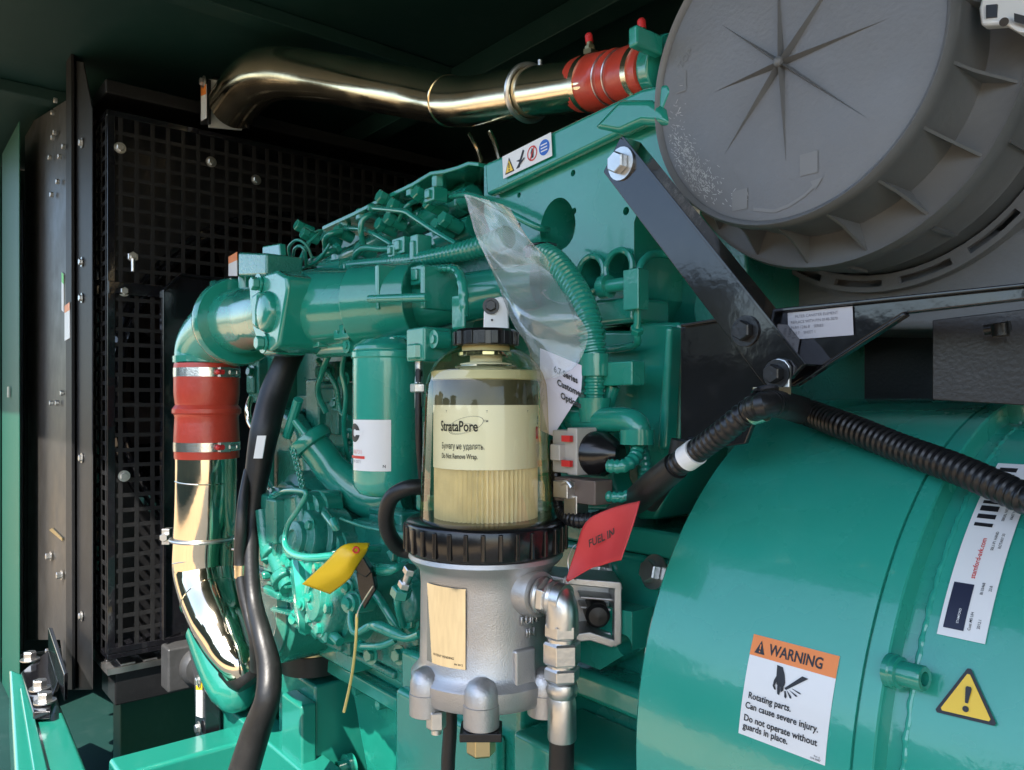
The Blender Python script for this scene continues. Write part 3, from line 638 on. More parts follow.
pipe('feed_pipe', [(360, 646, .50), (380, 646, .50), (395, 640, .51)], 3.6, lump=[0])
pipe('feed_pipe', [(410, 575, .50), (401, 592, .50), (398, 604, .50), (403, 625, .52)], [4, 6, 4, 4], lump=[1])
pipe('feed_pipe', [(322, 628, .50), (332, 634, .49), (340, 642, .49)], [6, 6, 5], lump=[1])
pipe('brass_fitting', [(410, 570, .49), (405, 584, .49)], 4, 'steel', lump=[0, 1])
b = MB(); b.box(PY(398, 592, .60), X*.10, Y*.03, Z*.10); b.box(PY(412, 560, .64), X*.12, Y*.03, Z*.05); b.lathe(PY(416, 600, .56), -Y, [(0, .03), (.02, .03), (.025, .02), (.025, .001)], 20); b.build('lift_pump', 'greencast', E, .006)
b = MB(); b.box(PY(350, 505, .70), X*.22, Y*.03, Z*.09); b.lathe(PY(345, 520, .66), V((.3, -1, .3)), [(-.05, .13), (0, .13), (.02, .115), (.02, .001)], 40); b.lathe(PY(360, 555, .64), V((.3, -1, .3)), [(-.05, .10), (0, .10), (.015, .09), (.015, .001)], 40); b.build('side_cover', 'green', E, .01)
# oil pan
b = MB(); b.bb(-1.275, -.5, .62, 1.2, -.475, -.45); b.bb(-1.3, -.5, .64, 1.2, -.45, -.43); b.build('pan_flange', 'green', E, .004)
b = MB(); b.prism([V((-1.255, .65, -.476)), V((-.5, .65, -.476)), V((-.5, .72, -1.0)), V((-1.19, .72, -1.0))], Y*.5)
for k in range(9):
    x = -1.2+k*.08; b.cyl((x, .66, -.49), (x, .635, -.49), .008, seg=12)
b.build('oil_pan', 'green', E, .015, seg=3)
b = MB(); q = PY(352, 765, .66); b.lathe(q, -Y, [(0, .022), (.012, .022), (.012, .014), (.03, .014), (.03, .001)], 18); b.build('drain_plug', 'green', E)
for k in range(8): bolt(E, V((-1.23+k*.09, .632, -.463)), -Y, .0075, .006, 'green')
# flywheel housing corner and foot
b = MB(); b.bb(-.95, -.47, .60, 1.0, -.152, -.125); b.build('housing_ledge', 'green', E, .004)
b = MB(); b.bb(-.92, -.46, .60, 1.0, -.9, -.153); b.bb(-.86, -.46, .555, .60, -.30, -.27); b.bb(-.86, -.62, .52, .60, -.60, -.31); b.bb(-.84, -.64, .50, .52, -.56, -.35); b.build('flywheel_housing', 'green', E, .008, seg=3)
b = MB(); b.prism(P3([(575, 600, .56), (632, 612, .56), (632, 650, .56), (600, 670, .56), (575, 660, .56)]), Y*.03); b.prism(P3([(545, 668, .58), (700, 700, .58), (700, 712, .58), (545, 680, .58)]), Y*.05); hp = b.build('mounting_web', 'green', E, .004)
q = PY(624, 645, .56); h = MB(); h.cyl(q-Y*.02, q+Y*.025, .010); cut(hp, h)
b = MB(); b.bb(-.61, -.455, .50, .60, -.9, -.33); b.bb(-.59, -.575, .505, .53, -.9, -.36); b.build('foot', 'green', E, .006, seg=3)
for x, y, r, c in ((655, 572, .0115, .598), (601, 572, .0115, .598)): bolt(E, PY(x, y, c), V((-.1, -1, .25)), r, .010, 'steel')
# corrugated green hose run and its fittings
pipe('coolant_sleeve', [(536, 250, .575), (556, 262, .57), (576, 290, .565), (588, 320, .56), (594, 356, .56)], [11, 12.5, 13, 14, 14], corr=(.0062, .14), seg=24)
pipe('sleeve_collar', [(594, 354, .56), (594, 376, .56)], 15, seg=28)
pipe('coolant_sleeve', [(594, 374, .56), (594, 404, .56)], 11, corr=(.0062, .14), seg=24)
pipe('tee_pipe', [(560, 416, .56), (594, 420, .56), (625, 420, .56), (637, 426, .56), (637, 440, .56)], [12, 13, 13, 13, 12], seg=28)
b = MB(); q = PY(594, 410, .56); b.cyl(q-Z*-.012, q-Z*.012, .017, .0145, seg=28); b.build('tee_collar', 'green', E); b = MB(); q = PY(637, 440, .56); b.cyl(q+Z*.01, q-Z*.004, .0165, seg=28); b.build('tee_collar', 'green', E); b = MB(); q = PY(565, 416, .56); b.cyl(q-X*.004, q+X*.008, .0165, seg=28); b.build('tee_collar', 'green', E)
pipe('branch_sleeve', [(638, 440, .565), (636, 456, .555), (624, 466, .54), (608, 466, .535)], 7.5, corr=(.006, .14), seg=18)
pipe('branch_sleeve', [(641, 440, .575), (646, 470, .57), (638, 488, .555), (622, 497, .54), (600, 495, .535)], 6, corr=(.006, .14), seg=18)
pipe('branch_sleeve', [(602, 330, .58), (600, 360, .59), (604, 395, .60)], 4)
b = MB(); b.box(PY(616, 374, .575), X*.03, Y*.01, Z*.012); b.box(PY(570, 366, .575), X*.02, Y*.01, Z*.006); b.cyl(PY(613, 385, .58), PY(605, 410, .58), .008); b.build('sleeve_bracket', 'green', E, .002)
b = MB(); b.prism(P3([(556, 430, .60), (612, 430, .60), (612, 478, .60), (625, 510, .60), (560, 510, .60)]), Y*.03); b.build('connector_bracket', 'green', E, .004)
b = MB(); b.box(PY(570, 451, .535), X*.013, Y*.012, Z*.021); b.box(PY(562, 452, .525), X*.007, Y*.01, Z*.008); b.box(PY(582, 451, .537), X*.007, Y*.014, Z*.023); o = b.build('white_connector', 'whitepl', E, .0015)
b = MB()
for dz in (.012, -.012): b.box(PY(567, 451, .5195)+Z*dz, X*.006, Y*.002, Z*.003)
b.build('latch', 'redplastic', o)
b = MB(); b.lathe(PY(585, 453, .545), X+Y*.25, [(0, .022), (.022, .022), (.035, .015), (.04, .011)], 24); b.build('connector_boot', 'blackplastic', E, .001)
b = MB(); b.box(PY(583, 490, .53), X*.028, Y*.012, Z*.0115); b.build('grey_connector', 'brownpl', E, .0015)
b = MB(); b.box(PY(569, 489, .52), X*.010, Y*.012, Z*.008); b.tube([PY(562, 484, .51), PY(568, 482, .51), PY(572, 488, .51)], .003, 8, 3); b.box(PY(576, 505, .525), X*.009, Y*.008, Z*.010); b.build('connector_clip', 'steel', E, .001)
pipe('black_wire', [(557, 455, .53), (556, 480, .53), (560, 510, .53), (575, 520, .52), (605, 520, .53)], [5, 5.5, 6, 8, 9], 'conduit', corr=(.005, .12), seg=14)
pipe('black_wire', [(553, 440, .55), (551, 470, .55), (556, 500, .55)], [3, 3, 3], 'rubber')
pipe('thin_hose', [(419, 362, .50), (419, 440, .50), (424, 500, .52)], [4, 3.5, 3.5], 'rubber')
pipe('hose_fitting', [(419, 358, .50), (419, 374, .50), (419, 388, .50), (419, 408, .50)], [4.5, 4, 5, 4.5], 'steel', lump=[0, 2])
pipe('head_fitting', [(422, 352, .50), (422, 334, .50)], 8.5, lump=[0])

# =============================== SPIN-ON FILTER ================================
fc = PY(386, 404, .50); fx, fy0 = fc.x, .50; r = .0415
zt = PY(386, 350, .50).z; zb = PY(386, 496, .50).z
t = thing('oil_filter', 'green spin-on oil filter can with a white printed label hanging under the manifold', 'oil filter', (fx, fy0, zb))
b = MB(); b.lathe((fx, fy0, zb), Z, [(.0, .001), (.001, .024), (.004, .033), (.012, .0395), (.022, r), (zt-zb-.012, r), (zt-zb-.010, r+.0018), (zt-zb-.004, r+.0018), (zt-zb-.002, r)], 48)
b.build('can', 'greengen', t)
ang0 = math.atan2(-F.y, -F.x)     # angle on the can that faces the camera
def cylmap(cx, cy, z0, rad, a0): return lambda x, y, l: V((cx+math.cos(a0+x/rad)*(rad+l), cy+math.sin(a0+x/rad)*(rad+l), z0+y))
vd = math.atan2(-fy0, -fx)
zl0 = PY(370, 472, .46).z; zl1 = PY(370, 420, .46).z; hh = zl1-zl0
D = Decal(cylmap(fx, fy0, zl0, r, vd)); x0, x1 = -.052, .006
D.rect(x0, 0, x1, hh, 0, .0004, 16)
x0 = -.040
def cmark(D, x, y, s, mi):
    D.rect(x, y, x+s, y+s, mi, .0007, 4); D.ring(x+s*.56, y+s*.5, s*.17, s*.36, 0, .001, 24); D.rect(x+s*.6, y+s*.42, x+s, y+s*.58, mi, .0013, 2); D.rect(x+s*.08, y+s*.1, x+s*.16, y+s*.9, 0, .001, 2)
D.ring(-.0465, hh*.74, .0045, .0115, 1, .0007, 32, 1.0)
D.rect(-.046, hh*.70, -.030, hh*.79, 0, .001, 4)
D.text('00731', -.050, hh*.33, .0070, 3, .0008, .0, sx=1.1); D.rect(-.058, hh*.235, -.027, hh*.29, 2, .0008, 6); D.text('WF-2071', -.052, hh*.15, .0050, 4, .0008, .0)
D.text('N', -.004, hh*.07, .005, 1, .0008, .02)
D.b.build('label', ['whitepaper', 'ink', 'inkred', mat('faded_red_ink', (.75, .35, .33), .5), mat('faded_grey_ink', (.35, .33, .35), .5)], t)

# =============================== GENERATOR ====================================
GC = (.800, -.2945)
def PC(px, py, rad):
    r_ = ray(px, py); a = r_.y**2+r_.z**2; bb_ = -2*(r_.y*GC[0]+r_.z*GC[1]); c = GC[0]**2+GC[1]**2-rad**2
    return r_*((-bb_-math.sqrt(max(0, bb_*bb_-4*a*c)))/(2*a))
def gang(p): return math.atan2(p.z-GC[1], -(p.y-GC[0]))
def genmap(x0, a0, rad): return lambda x, y, l: V((x0+x, GC[0]-math.cos(a0+y/rad)*(rad+l), GC[1]+math.sin(a0+y/rad)*(rad+l)))
t = thing('alternator', 'big round green alternator drum with warning stickers filling the lower corner', 'alternator', (.0, .8, -.9))
b = MB(); go = V((-.4465, GC[0], GC[1]))
b.lathe(go, X, [(.012, .20), (.0, .285), (.0, .2975), (.003, .300), (.180, .300), (.1865, .2995), (.1868, .2965), (.1885, .2965), (.1888, .2995), (.2, .300), (.2012, .3000), (.2022, .2985)], 160, ref=(0, 0, -1)); b.build('adapter_ring', 'greengen', t, ang=25)
b = MB(); b.lathe(go, X, [(.2022, .2984), (.2035, .284), (.213, .283), (.2165, .2862), (.9, .2862)], 160, ref=(0, 0, -1), cap=False)
b.build('stator_body', 'greengen', t, ang=25)
b = MB(); bp_ = []; br_ = []
for k in range(200):
    a = -1.0+k*.0115; bp_.append(V((go.x+.2150+.0004*math.sin(k*.9), GC[0]-math.cos(a)*.2845, GC[1]+math.sin(a)*.2845))); br_.append(.0024+.0004*math.sin(k*1.9)+.0002*math.sin(k*.7))
b.tube(bp_, br_, 10, 1); b.build('weld_bead', 'greengen', t)
p = PC(886, 670, .290); an = gang(p); n_ = V((0, -math.cos(an), math.sin(an)))
b = MB(); ax = (n_*.14+X).normalized(); p2 = V((-.2425, GC[0]-math.cos(an)*.2965, GC[1]+math.sin(an)*.2965))
b.lathe(p2, ax, [(-.001, .0115), (.003, .0115), (.004, .0105), (.007, .0105), (.0075, .0082), (.022, .0082), (.023, .0075), (.023, .0046), (.012, .0044), (.012, .001)], 32); b.build('drain_boss', 'green', t)
p = PC(1018, 416, .287); an = gang(p); n_ = V((0, -math.cos(an), math.sin(an)))
b = MB(); b.lathe(p, (n_+X*-.2), [(-.01, .018), (.02, .018), (.022, .02), (.03, .02)], 24); b.build('lifting_boss', 'green', t)
b = MB(); b.bb(-.43, .2, .55, .62, -.9, -.5); b.build('support_foot', 'green', t, .01)
# WARNING sticker
pTL, pTR, pBL = PC(754, 634, .3), PC(840, 656, .3), PC(739, 733, .3)
aB, aT = gang(pBL), gang(pTL); w_ = pTR.x-pTL.x; h_ = (aT-aB)*.3; x0_ = (pTL.x+pBL.x)/2
D = Decal(genmap(x0_, aB, .3)); D.rect(0, 0, w_, h_, 0, .0004, 16); D.rect(0, h_*.79, w_, h_, 1, .0006, 16)
D.poly([(w_*.055, h_*.82), (w_*.18, h_*.82), (w_*.118, h_*.955)], 2, .0009); D.rect(w_*.111, h_*.865, w_*.125, h_*.915, 1, .0012, 1); D.rect(w_*.111, h_*.835, w_*.125, h_*.85, 1, .0012, 1)
D.text('WARNING', w_*.225, h_*.84, h_*.15, 2, .0009, .022, sx=.80)
def sc(l): return [(w_*(a+.02), h_*(.475+(b_-.385)*.78)) for a, b_ in l]
D.poly(sc([(.33, .755), (.40, .745), (.435, .66), (.455, .57), (.45, .53), (.40, .50), (.36, .52), (.345, .60)]), 2, .0009)
D.poly(sc([(.345, .62), (.36, .56), (.345, .50), (.365, .455), (.345, .45), (.32, .49), (.325, .56)]), 2, .0011)
D.poly(sc([(.37, .54), (.40, .54), (.415, .45), (.41, .40), (.385, .41), (.375, .47)]), 2, .0011)
D.poly(sc([(.405, .54), (.445, .54), (.45, .47), (.425, .44), (.415, .47)]), 2, .0013)
D.poly(sc([(.455, .505), (.475, .485), (.70, .695), (.63, .705)]), 2, .0009)
for q in ([(.46, .47), (.475, .475), (.495, .41), (.485, .385), (.468, .40)], [(.485, .485), (.50, .475), (.545, .43), (.55, .405), (.53, .405)], [(.51, .50), (.525, .495), (.60, .465), (.615, .45), (.59, .445)], [(.535, .525), (.55, .525), (.635, .505), (.65, .49), (.62, .49)]): D.poly(sc(q), 2, .0009)
for s_, x, y in (('Rotating parts.', .07, .37), ('Can cause severe injury.', .05, .268), ('Do not operate without', .05, .145), ('guards in place.', .05, .065)): D.text(s_, w_*x, h_*y, h_*.088, 2, .0009, .022, sx=.92)
D.text('104-3087', w_*.84, h_*.018, h_*.028, 2, .0009); D.text('Rev A', w_*.88, h_*.045, h_*.025, 2, .0009)
lab = D.b.build('warning_sticker', ['whitepaper', 'orange', 'ink'], t); lab['label'] = 'orange and white warning sticker about rotating parts'
# yellow triangle
RS = .2867
pA, pL, pR = PC(970, 669, RS), PC(937, 711, RS), PC(996, 725, RS)
x0_ = pL.x; a0_ = gang(pL); w_ = pR.x-pL.x; h_ = (gang(pA)-(gang(pL)+gang(pR))/2)*RS; xa = pA.x-pL.x; dy = (gang(pR)-gang(pL))*RS
def tri(k):
    c = V((w_*.5, h_*.36)); out = []
    for q in ((0, 0), (w_, dy), (xa, h_+dy/2)):
        q = V((q[0], q[1])); d = (q-c)*k
        for e in (-.05, .05):
            cs, sn = math.cos(e/1.), math.sin(e/1.); out.append((c.x+d.x*cs-d.y*sn, c.y+d.x*sn+d.y*cs))
    return out
D = Decal(genmap(x0_, a0_, RS)); D.poly(tri(1.0), 0, .0014); D.poly(tri(.82), 1, .0018)
D.poly([(w_*.445, h_*.62), (w_*.465, h_*.66), (w_*.535, h_*.66), (w_*.555, h_*.62), (w_*.525, h_*.32), (w_*.475, h_*.32)], 0, .0022); D.ring(w_*.5, h_*.20, .0001, w_*.055, 0, .0022)
D.b.build('hazard_sticker', ['ink', 'yellow'], t)
# maker's plate, runs up the curve
pBL, pBR, pTL = PC(937, 634, RS), PC(985, 646, RS), PC(990, 505, RS)
x0_ = pBL.x; a0_ = gang(pBL); w_ = pBR.x-pBL.x; h_ = (gang(pTL)-a0_)*RS*1.45; shx = (PC(990, 505, RS).x-x0_)/((gang(pTL)-a0_)*RS)
base = genmap(x0_, a0_, RS); D = Decal(lambda x, y, l: base(x+0*y, y, l))
D.rect(0, 0, w_, h_, 0, .0005, 16); lh = (gang(pTL)-a0_)*RS
D.rect(w_*.10, lh*.05, w_*.53, lh*.36, 1, .0008, 4)
D.text('stamford-avk.com', w_*.50, lh*.40, w_*.155, 2, .0009, .015, rot=math.pi/2)
for k in range(9): D.rect(w_*.12, lh*(.80+.068*k), w_*.52, lh*(.80+.068*k+.030+.018*((k*7) % 3)/2), 3, .0009, 1)
for i, (s_, x, y) in enumerate((('S0L1-P1 HAND', .70, .62), ('ROTARY 50', .84, .64), ('BI 03468', .74, .30), ('23.8', .90, .33), ('Cust MS UH', .66, .06), ('2012.1', .84, .08), ('SERIAL NO.', .72, .86), ('PART NO. 12', .88, .88))): D.text(s_, w_*x, lh*y, w_*.085, 3, .0009, .01, rot=math.pi/2)
D.text('STAMFORD', w_*.40, lh*.09, w_*.07, 0, .0012, .01, rot=math.pi/2)
D.b.build('maker_label', ['whitepaper', 'navy', 'inkred', 'ink'], t)

# =============================== AIR CLEANER ==================================
t = thing('air_cleaner', 'large round grey plastic air cleaner with a ribbed star lid, hung above the alternator', 'air cleaner', (-.372, .7, .12))
fo = PY(779, 62, .60); zc, xc = fo.z, fo.x; rf = MM(fo, 163)
A = V((xc, .6, zc)); 
b = MB(); b.lathe(A, Y, [(.006, .001), (.006, rf*.955), (.002, rf*.965), (0, rf*.985), (.004, rf*1.0), (.012, rf*1.005), (.02, rf*.985), (.075, rf*.985), (.078, rf*1.16), (.076, rf*1.19), (.084, rf*1.205), (.094, rf*1.20), (.096, rf*1.15), (.097, rf*1.0)], 128)
# flatten pole: the lid is slightly dished
lid = b.build('lid', 'greyrim', t, ang=40)
b = MB(); b.lathe(A, Y, [(.0055, .001), (.0045, rf*.4), (.0048, rf*.90), (.0055, rf*.953)], 96, cap=False); b.build('lid_face', 'greyplastic', lid)
b = MB()
for k in range(8):
    a = math.radians(2.5+45*k); d = X*math.cos(a)+Z*math.sin(a); s_ = X*-math.sin(a)+Z*math.cos(a)
    L_ = rf*(.70, .72, .70, .64, .54, .66, .65, .76)[k]
    o_ = A-Y*-.005
    b.add([o_+s_*.0019, o_-s_*.0019, o_-Y*.0075, o_+d*L_], [(0, 2, 3), (2, 1, 3)], 0, False)
b.ball(A-Y*.001, .0045, seg=10)
b.build('star_ribs', 'greyrim', lid, ang=10)
for k in range(18):
    b = MB(); a = 2*math.pi*k/18+.06; d = X*math.cos(a)+Z*math.sin(a); s_ = X*-math.sin(a)+Z*math.cos(a)
    b.prism([A+d*rf*.98+Y*.018+s_*.0012, A+d*rf*.98+Y*.079+s_*.0012, A+d*rf*1.165+Y*.079+s_*.0012, A+d*rf*1.03+Y*.045+s_*.0012], -s_*.0024); b.build('gusset', 'greyrim', lid)
b = MB(); b.lathe(A, Y, [(.098, rf*1.10), (.10, rf*1.15), (.15, rf*1.155), (.155, rf*1.165), (.16, rf*1.15), (.42, rf*1.12)], 128)
for k in range(36):
    a = 2*math.pi*k/36; d = X*math.cos(a)+Z*math.sin(a); s_ = X*-math.sin(a)+Z*math.cos(a)
    if k % 3 == 0: b.box(A+d*rf*1.16+Y*.13, s_*.0015, d*rf*.015, Y*.024)
b.build('canister', 'greyrim', t)
b = MB(); n = 64
for k in range(n):
    a0 = 2*math.pi*k/n; a1 = 2*math.pi*(k+1)/n; ri, ro = rf*1.165, rf*1.285
    def q(a, r_): return A+(X*math.cos(a)+Z*math.sin(a))*r_
    if k % 4 == 0: b.prism([q(a0, ri)+Y*.186, q(a1, ri)+Y*.186, q(a1, ro)+Y*.186, q(a0, ro)+Y*.186], Y*.006)
    else:
        for (u0, u1) in ((ri, ri+(ro-ri)*.3), (ro-(ro-ri)*.3, ro)): b.prism([q(a0, u0)+Y*.186, q(a1, u0)+Y*.186, q(a1, u1)+Y*.186, q(a0, u1)+Y*.186], Y*.006)
b.lathe(A, Y, [(.192, ro), (.215, ro)], 96, cap=False)
b.build('mounting_band', 'greyplastic', t, ang=30)
# moulded marks and scuffs on the lid
fn = lambda x, y, l: A+X*x+Z*y+Y*(.0048+.0005*min(1, math.hypot(x, y)/rf)**6-.0004-l)
D = Decal(fn)
D.text('TOP', -rf*.78, rf*.22, .010, 0, .0008, 0, rot=math.radians(40)); D.rect(-rf*.74, rf*.08, -rf*.73, rf*.2, 0, .0008, 1); D.rect(-rf*.82, rf*.06, -rf*.73, rf*.07, 0, .0008, 1)
D.b.build('moulded_letters', 'moulded', lid); D = Decal(fn)
k_ = rf
for (x, y) in ((-.30*k_, -.78*k_), (.18*k_, -.66*k_)): D.rect(x-.008, y-.009, x+.008, y+.009, 0, .0006, 2)
pts = [(-.2, -.86), (-.05, -.9), (.05, -.885), (.16, -.84), (.24, -.78)]
for (a, c) in zip(pts[:-1], pts[1:]):
    D.poly([(a[0]*k_, a[1]*k_-.0015), (c[0]*k_, c[1]*k_-.0015), (c[0]*k_, c[1]*k_+.0015), (a[0]*k_, a[1]*k_+.0015)], 0, .0006)
D.poly([(.22*k_, -.83*k_), (.27*k_, -.76*k_), (.19*k_, -.77*k_)], 0, .0007)
D.b.build('moulded_marks', 'moulded', lid)
D = Decal(fn)
for k in range(420):
    a = math.radians(214+random.gauss(0, 14)); rr = rf*(.84+random.gauss(0, .05))
    if rr > rf*.93: continue
    x, y = math.cos(a)*rr, math.sin(a)*rr; w_ = random.uniform(.00012, .0004); l_ = random.uniform(.0005, .0026); th = math.radians(random.choice((-60, -45, -30, 40))+random.gauss(0, 14)); c_, q_ = math.cos(th), math.sin(th)
    D.poly([(x-c_*l_+q_*w_, y-q_*l_-c_*w_), (x+c_*l_+q_*w_, y+q_*l_-c_*w_), (x+c_*l_*.7-q_*w_, y+q_*l_*.7+c_*w_), (x-c_*l_*.8-q_*w_, y-q_*l_*.8+c_*w_)], 0, .0002)
o = D.b.build('scuffs', 'scuff', lid); o['kind'] = 'stuff'
b = MB(); b.prism(P3([(978, 8, .63), (984, -12, .63), (1060, -5, .66), (1060, 40, .66), (1018, 32, .63), (1004, 24, .63), (980, 26, .63)]), Y*.012); la = b.build('latch', 'whitepaper', t, .004, seg=3)
b = MB(); b.prism(P3([(986, 5, .629), (997, 4, .629), (997, 17, .629), (986, 18, .629)]), Y*.002); b.prism(P3([(1014, 13, .629), (1040, 20, .64), (1040, 28, .64), (1014, 21, .629)]), Y*.002); b.cyl(PY(1004, 22, .631), PY(1004, 22, .624), .003); b.build('latch_slot', 'ink', la)
# grey intake box behind
b = MB(); b.prism(P3([(752, 262, .80), (1200, 200, .80), (1200, 330, .80), (800, 330, .80)]), Y*.2)
tag(top(b, 'intake_box', 'greyplastic', .01), 'plain grey moulded box just behind and below the round air cleaner', 'intake box')
b = MB(); b.prism(P3([(640, 235, .95), (1300, 180, .95), (1300, 480, .95), (640, 480, .95)]), Y*.02)
tag(top(b, 'inner_panel', 'blacksatin', .002), 'black inner sheet panel behind the bracket beam over the alternator', 'panel')

# =============================== BLACK BRACKETS ===============================
t = thing('support_beam', 'glossy black bracket beam with a faded white label running out over the alternator', 'bracket', PY(760, 400, .575))
b = MB(); b.prism(P3([(680, 327, .572), (770, 312, .572), (1300, 258, .572), (1300, 268, .572), (903, 314, .572), (793, 385, .572), (762, 400, .572), (745, 444, .572), (690, 452, .572), (680, 452, .572)]), Y*.006)
b.build('web', 'black', t, .0015)
b = MB(); b.prism(P3([(680, 324, .566), (770, 309, .566), (1300, 254, .566), (1300, 258, .566), (770, 313, .566), (680, 327, .566)]), Y*.05)
b.prism(P3([(903, 312, .568), (906, 315, .568), (794, 387, .568), (791, 385, .568)]), Y*.008); b.build('flange', 'black', t, .001)
bl, br, tl = PY(789, 340, .571), PY(854, 335, .571), PY(788, 313, .571)
fn, w_, h_ = quadmap(bl, br, tl, -Y); D = Decal(fn); D.rect(0, 0, w_, h_, 0, .0006)
for k, s_ in enumerate(('FILTER CANISTER ELEMENT', 'REPLACE WITH P/N 0140-3070', 'PART 1246-8    SERIES', 'REV 7    SHEET 1')): D.text(s_, w_*(.12 if k == 0 else .05), h_*(.78-.2*k), h_*.15, 1, .0009, sx=.9)
D.b.build('faded_label', [mat('faded_label_paper', (.42, .42, .46), .35, 0, .3), mat('faded_ink', (.16, .16, .18), .5)], t)
b = MB(); b.prism(P3([(932, 320, .66), (1100, 300, .70), (1100, 410, .70), (932, 400, .66)]), Y*.01)
b.build('rear_plate', 'blacksatin', t, .001)
b = MB(); b.cyl(PY(985, 330, .655), PY(1010, 326, .655), .004); b.cyl(PY(1000, 324, .65), PY(1001, 336, .65), .006); b.build('latch_bar', 'blacksatin', t)
t = thing('support_arm', 'glossy black diagonal flat bar bolted from the engine cover down to the beam', 'bracket', PY(760, 380, .55))
b = MB(); c = .550
b.prism(P3([(603, 172, c), (620, 137, c), (626, 141, c), (804, 364, c), (791, 378, c), (766, 388, c)]), Y*.006)
b.build('bar', 'black', t, .001)
b = MB(); b.prism(P3([(620, 136, c-.001), (624, 137, c-.001), (806, 364, c-.001), (803, 366, c-.001)]), Y*.024); b.build('edge_flange', 'black', t, .0005)
bolt(t, PY(622, 164, c), -Y, .0105, .009, 'steel'); bolt(t, PY(746, 331, c), -Y, .0085, .007, 'blacksatin')
b = MB(); c2 = .545
q = [(768, 366), (771, 360), (778, 358), (785, 360), (789, 366), (789, 388), (768, 388)]
b.prism(P3([(x, y, c2) for x, y in q]), Y*.004)
cl = thing('hose_clamp', 'shiny p-clamp strap bolted to the tip of the black arm holding the conduit', 'clamp', PY(778, 395, .545))
b.build('tab', 'steel', cl, .001); bolt(cl, PY(777, 374, c2), -Y, .0075, .008, 'blacksatin')

# =============================== CONDUIT ======================================
c_l = [V((.75, .52, -.62)), V((.35, .475, -.36)), V((.12, .49, -.22)), PC(1100, 532, .318), PC(1024, 498, .318), PC(960, 470, .318), PC(900, 448, .316), PC(850, 428, .318), PC(800, 410, .322), PY(772, 404, .50), PY(748, 412, .50), PY(728, 428, .50), PY(704, 446, .505), PY(676, 466, .51), PY(652, 486, .52)]
b = MB(); b.tube(c_l, [.0118 if r_ == 0 else MM(p_, r_) for p_, r_ in zip(c_l, [0, 0, 0, 18, 16.5, 16, 15, 14.5, 14, 13.5, 13, 13, 12.5, 12.5, 12])], 28, 10, corr=(.0060, .11))
t = thing('corrugated_conduit', 'thick black corrugated conduit sagging across the top of the alternator', 'conduit', c_l[3])
b.build('sleeve', 'conduit', t)
b = MB(); b.tube([c_l[-2], c_l[-1], PY(636, 500, .56), PY(612, 516, .61), PY(585, 524, .62)], [.0115, .0125, .013, .011, .010], 18, 6); b.tube([PY(680, 440, .56), PY(672, 470, .56), PY(650, 505, .57)], .008, 12, 5); b.tube([PY(660, 470, .54), PY(640, 490, .57), PY(618, 506, .62)], .006, 12, 5); b.build('cable_bundle', 'rubber', t)
q0, q1 = c_l[-3], c_l[-2]; d = (q1-q0).normalized(); m_ = q0.lerp(q1, .45)
b = MB(); b.cyl(m_-d*.0065, m_+d*.0065, MM(m_, 13.6), seg=28); b.build('white_tape', 'whitepaper', t)
q0, q1 = c_l[-6], c_l[-5]; d = (q1-q0).normalized(); m_ = q0.lerp(q1, .6)
b = MB(); b.cyl(m_-d*.005, m_+d*.005, MM(m_, 14.8), seg=28); b.box(PY(772, 391, .53), X*.009, Y*.012, Z*.003); b.build('strap', 'chromewarm', cl, .0005)
b = MB(); b.tube([PY(758, 412, .49), PY(754, 398, .49), PY(760, 391, .50), PY(775, 389, .52)], .0035, 10, 5); b.build('rubber_lining', 'blackplastic', cl)
# black tie
# =============================== UPPER CHARGE PIPE ============================
t = thing('upper_charge_pipe', 'long polished steel charge air pipe crossing under the canopy roof', 'pipe', PY(450, 100, .85))
l = [(233, 106, .695), (238, 99, .694), (247, 88, .693), (261, 77, .695), (284, 73, .705), (320, 77, .72), (370, 86, .72), (420, 95, .72), (450, 101, .71), (475, 101, .70), (520, 94, .68), (575, 86, .655), (600, 82, .645)]
rr = [23.5, 24, 25, 25.5, 25, 24, 24, 24, 24, 24, 24, 24, 24]
pipe('pipe', l, rr, 'chromewarm', t, 40, 8)
for k in (4, 8):
    b = MB(); p0 = PY(*l[k]); p1 = PY(*l[k+1]); b.torus(p0, p1-p0, MM(p0, 24.3), .0011, 48, 6); b.build('weld_seam', 'chromewarm', t)
b = MB(); b.prism(P3([(200, 80, .645), (208, 79, .645), (208, 124, .645), (200, 125, .645)]), Y*.008); b.prism(P3([(212, 77, .72), (246, 82, .72), (246, 128, .72), (212, 128, .72)]), Y*.01); b.build('end_bracket', 'blacksatin', t, .002)
b = MB(); b.prism([PX(x_, y_, -2.0) for x_, y_ in ((209, 79), (242, 84), (242, 130), (209, 127))], -X*.006); b.build('end_plate', mat('aged_grey_plate', (.55, .57, .55), .5), t)
b = MB(); b.prism(P3([(201, 86, .637), (206, 84, .637), (206, 118, .637), (201, 121, .637)]), Y*.002); b.prism(P3([(201, 86, .6365), (206, 84, .6365), (206, 94, .6365), (201, 96, .6365)]), Y*.0004, 1); b.build('caution_strip', ['whitepaper', 'orange'], t)
bolt(t, PY(204, 82, .638), -Y, .010, .008)
p0, p1 = PY(529, 93, .675), PY(540, 91, .672)
b = MB(); b.torus(p0, p1-p0, MM(p0, 26.5), .0035, 48, 8); b.cyl(p0+Z*.03, p0+Z*.040, .004); b.cyl(p1+Z*.030+Y*.0, p1+Z*.040, .003); b.build('u_bolt', 'steel', t)
b = MB(); b.tube(P3([(490, 132, .70), (496, 145, .70), (500, 160, .70)]), .004, 8, 3); b.build('stay', 'chromewarm', t); b = MB(); b.tube(P3([(470, 134, .75), (478, 150, .75), (482, 165, .75)]), .004, 8, 3); b.build('stay', 'chromewarm', t)
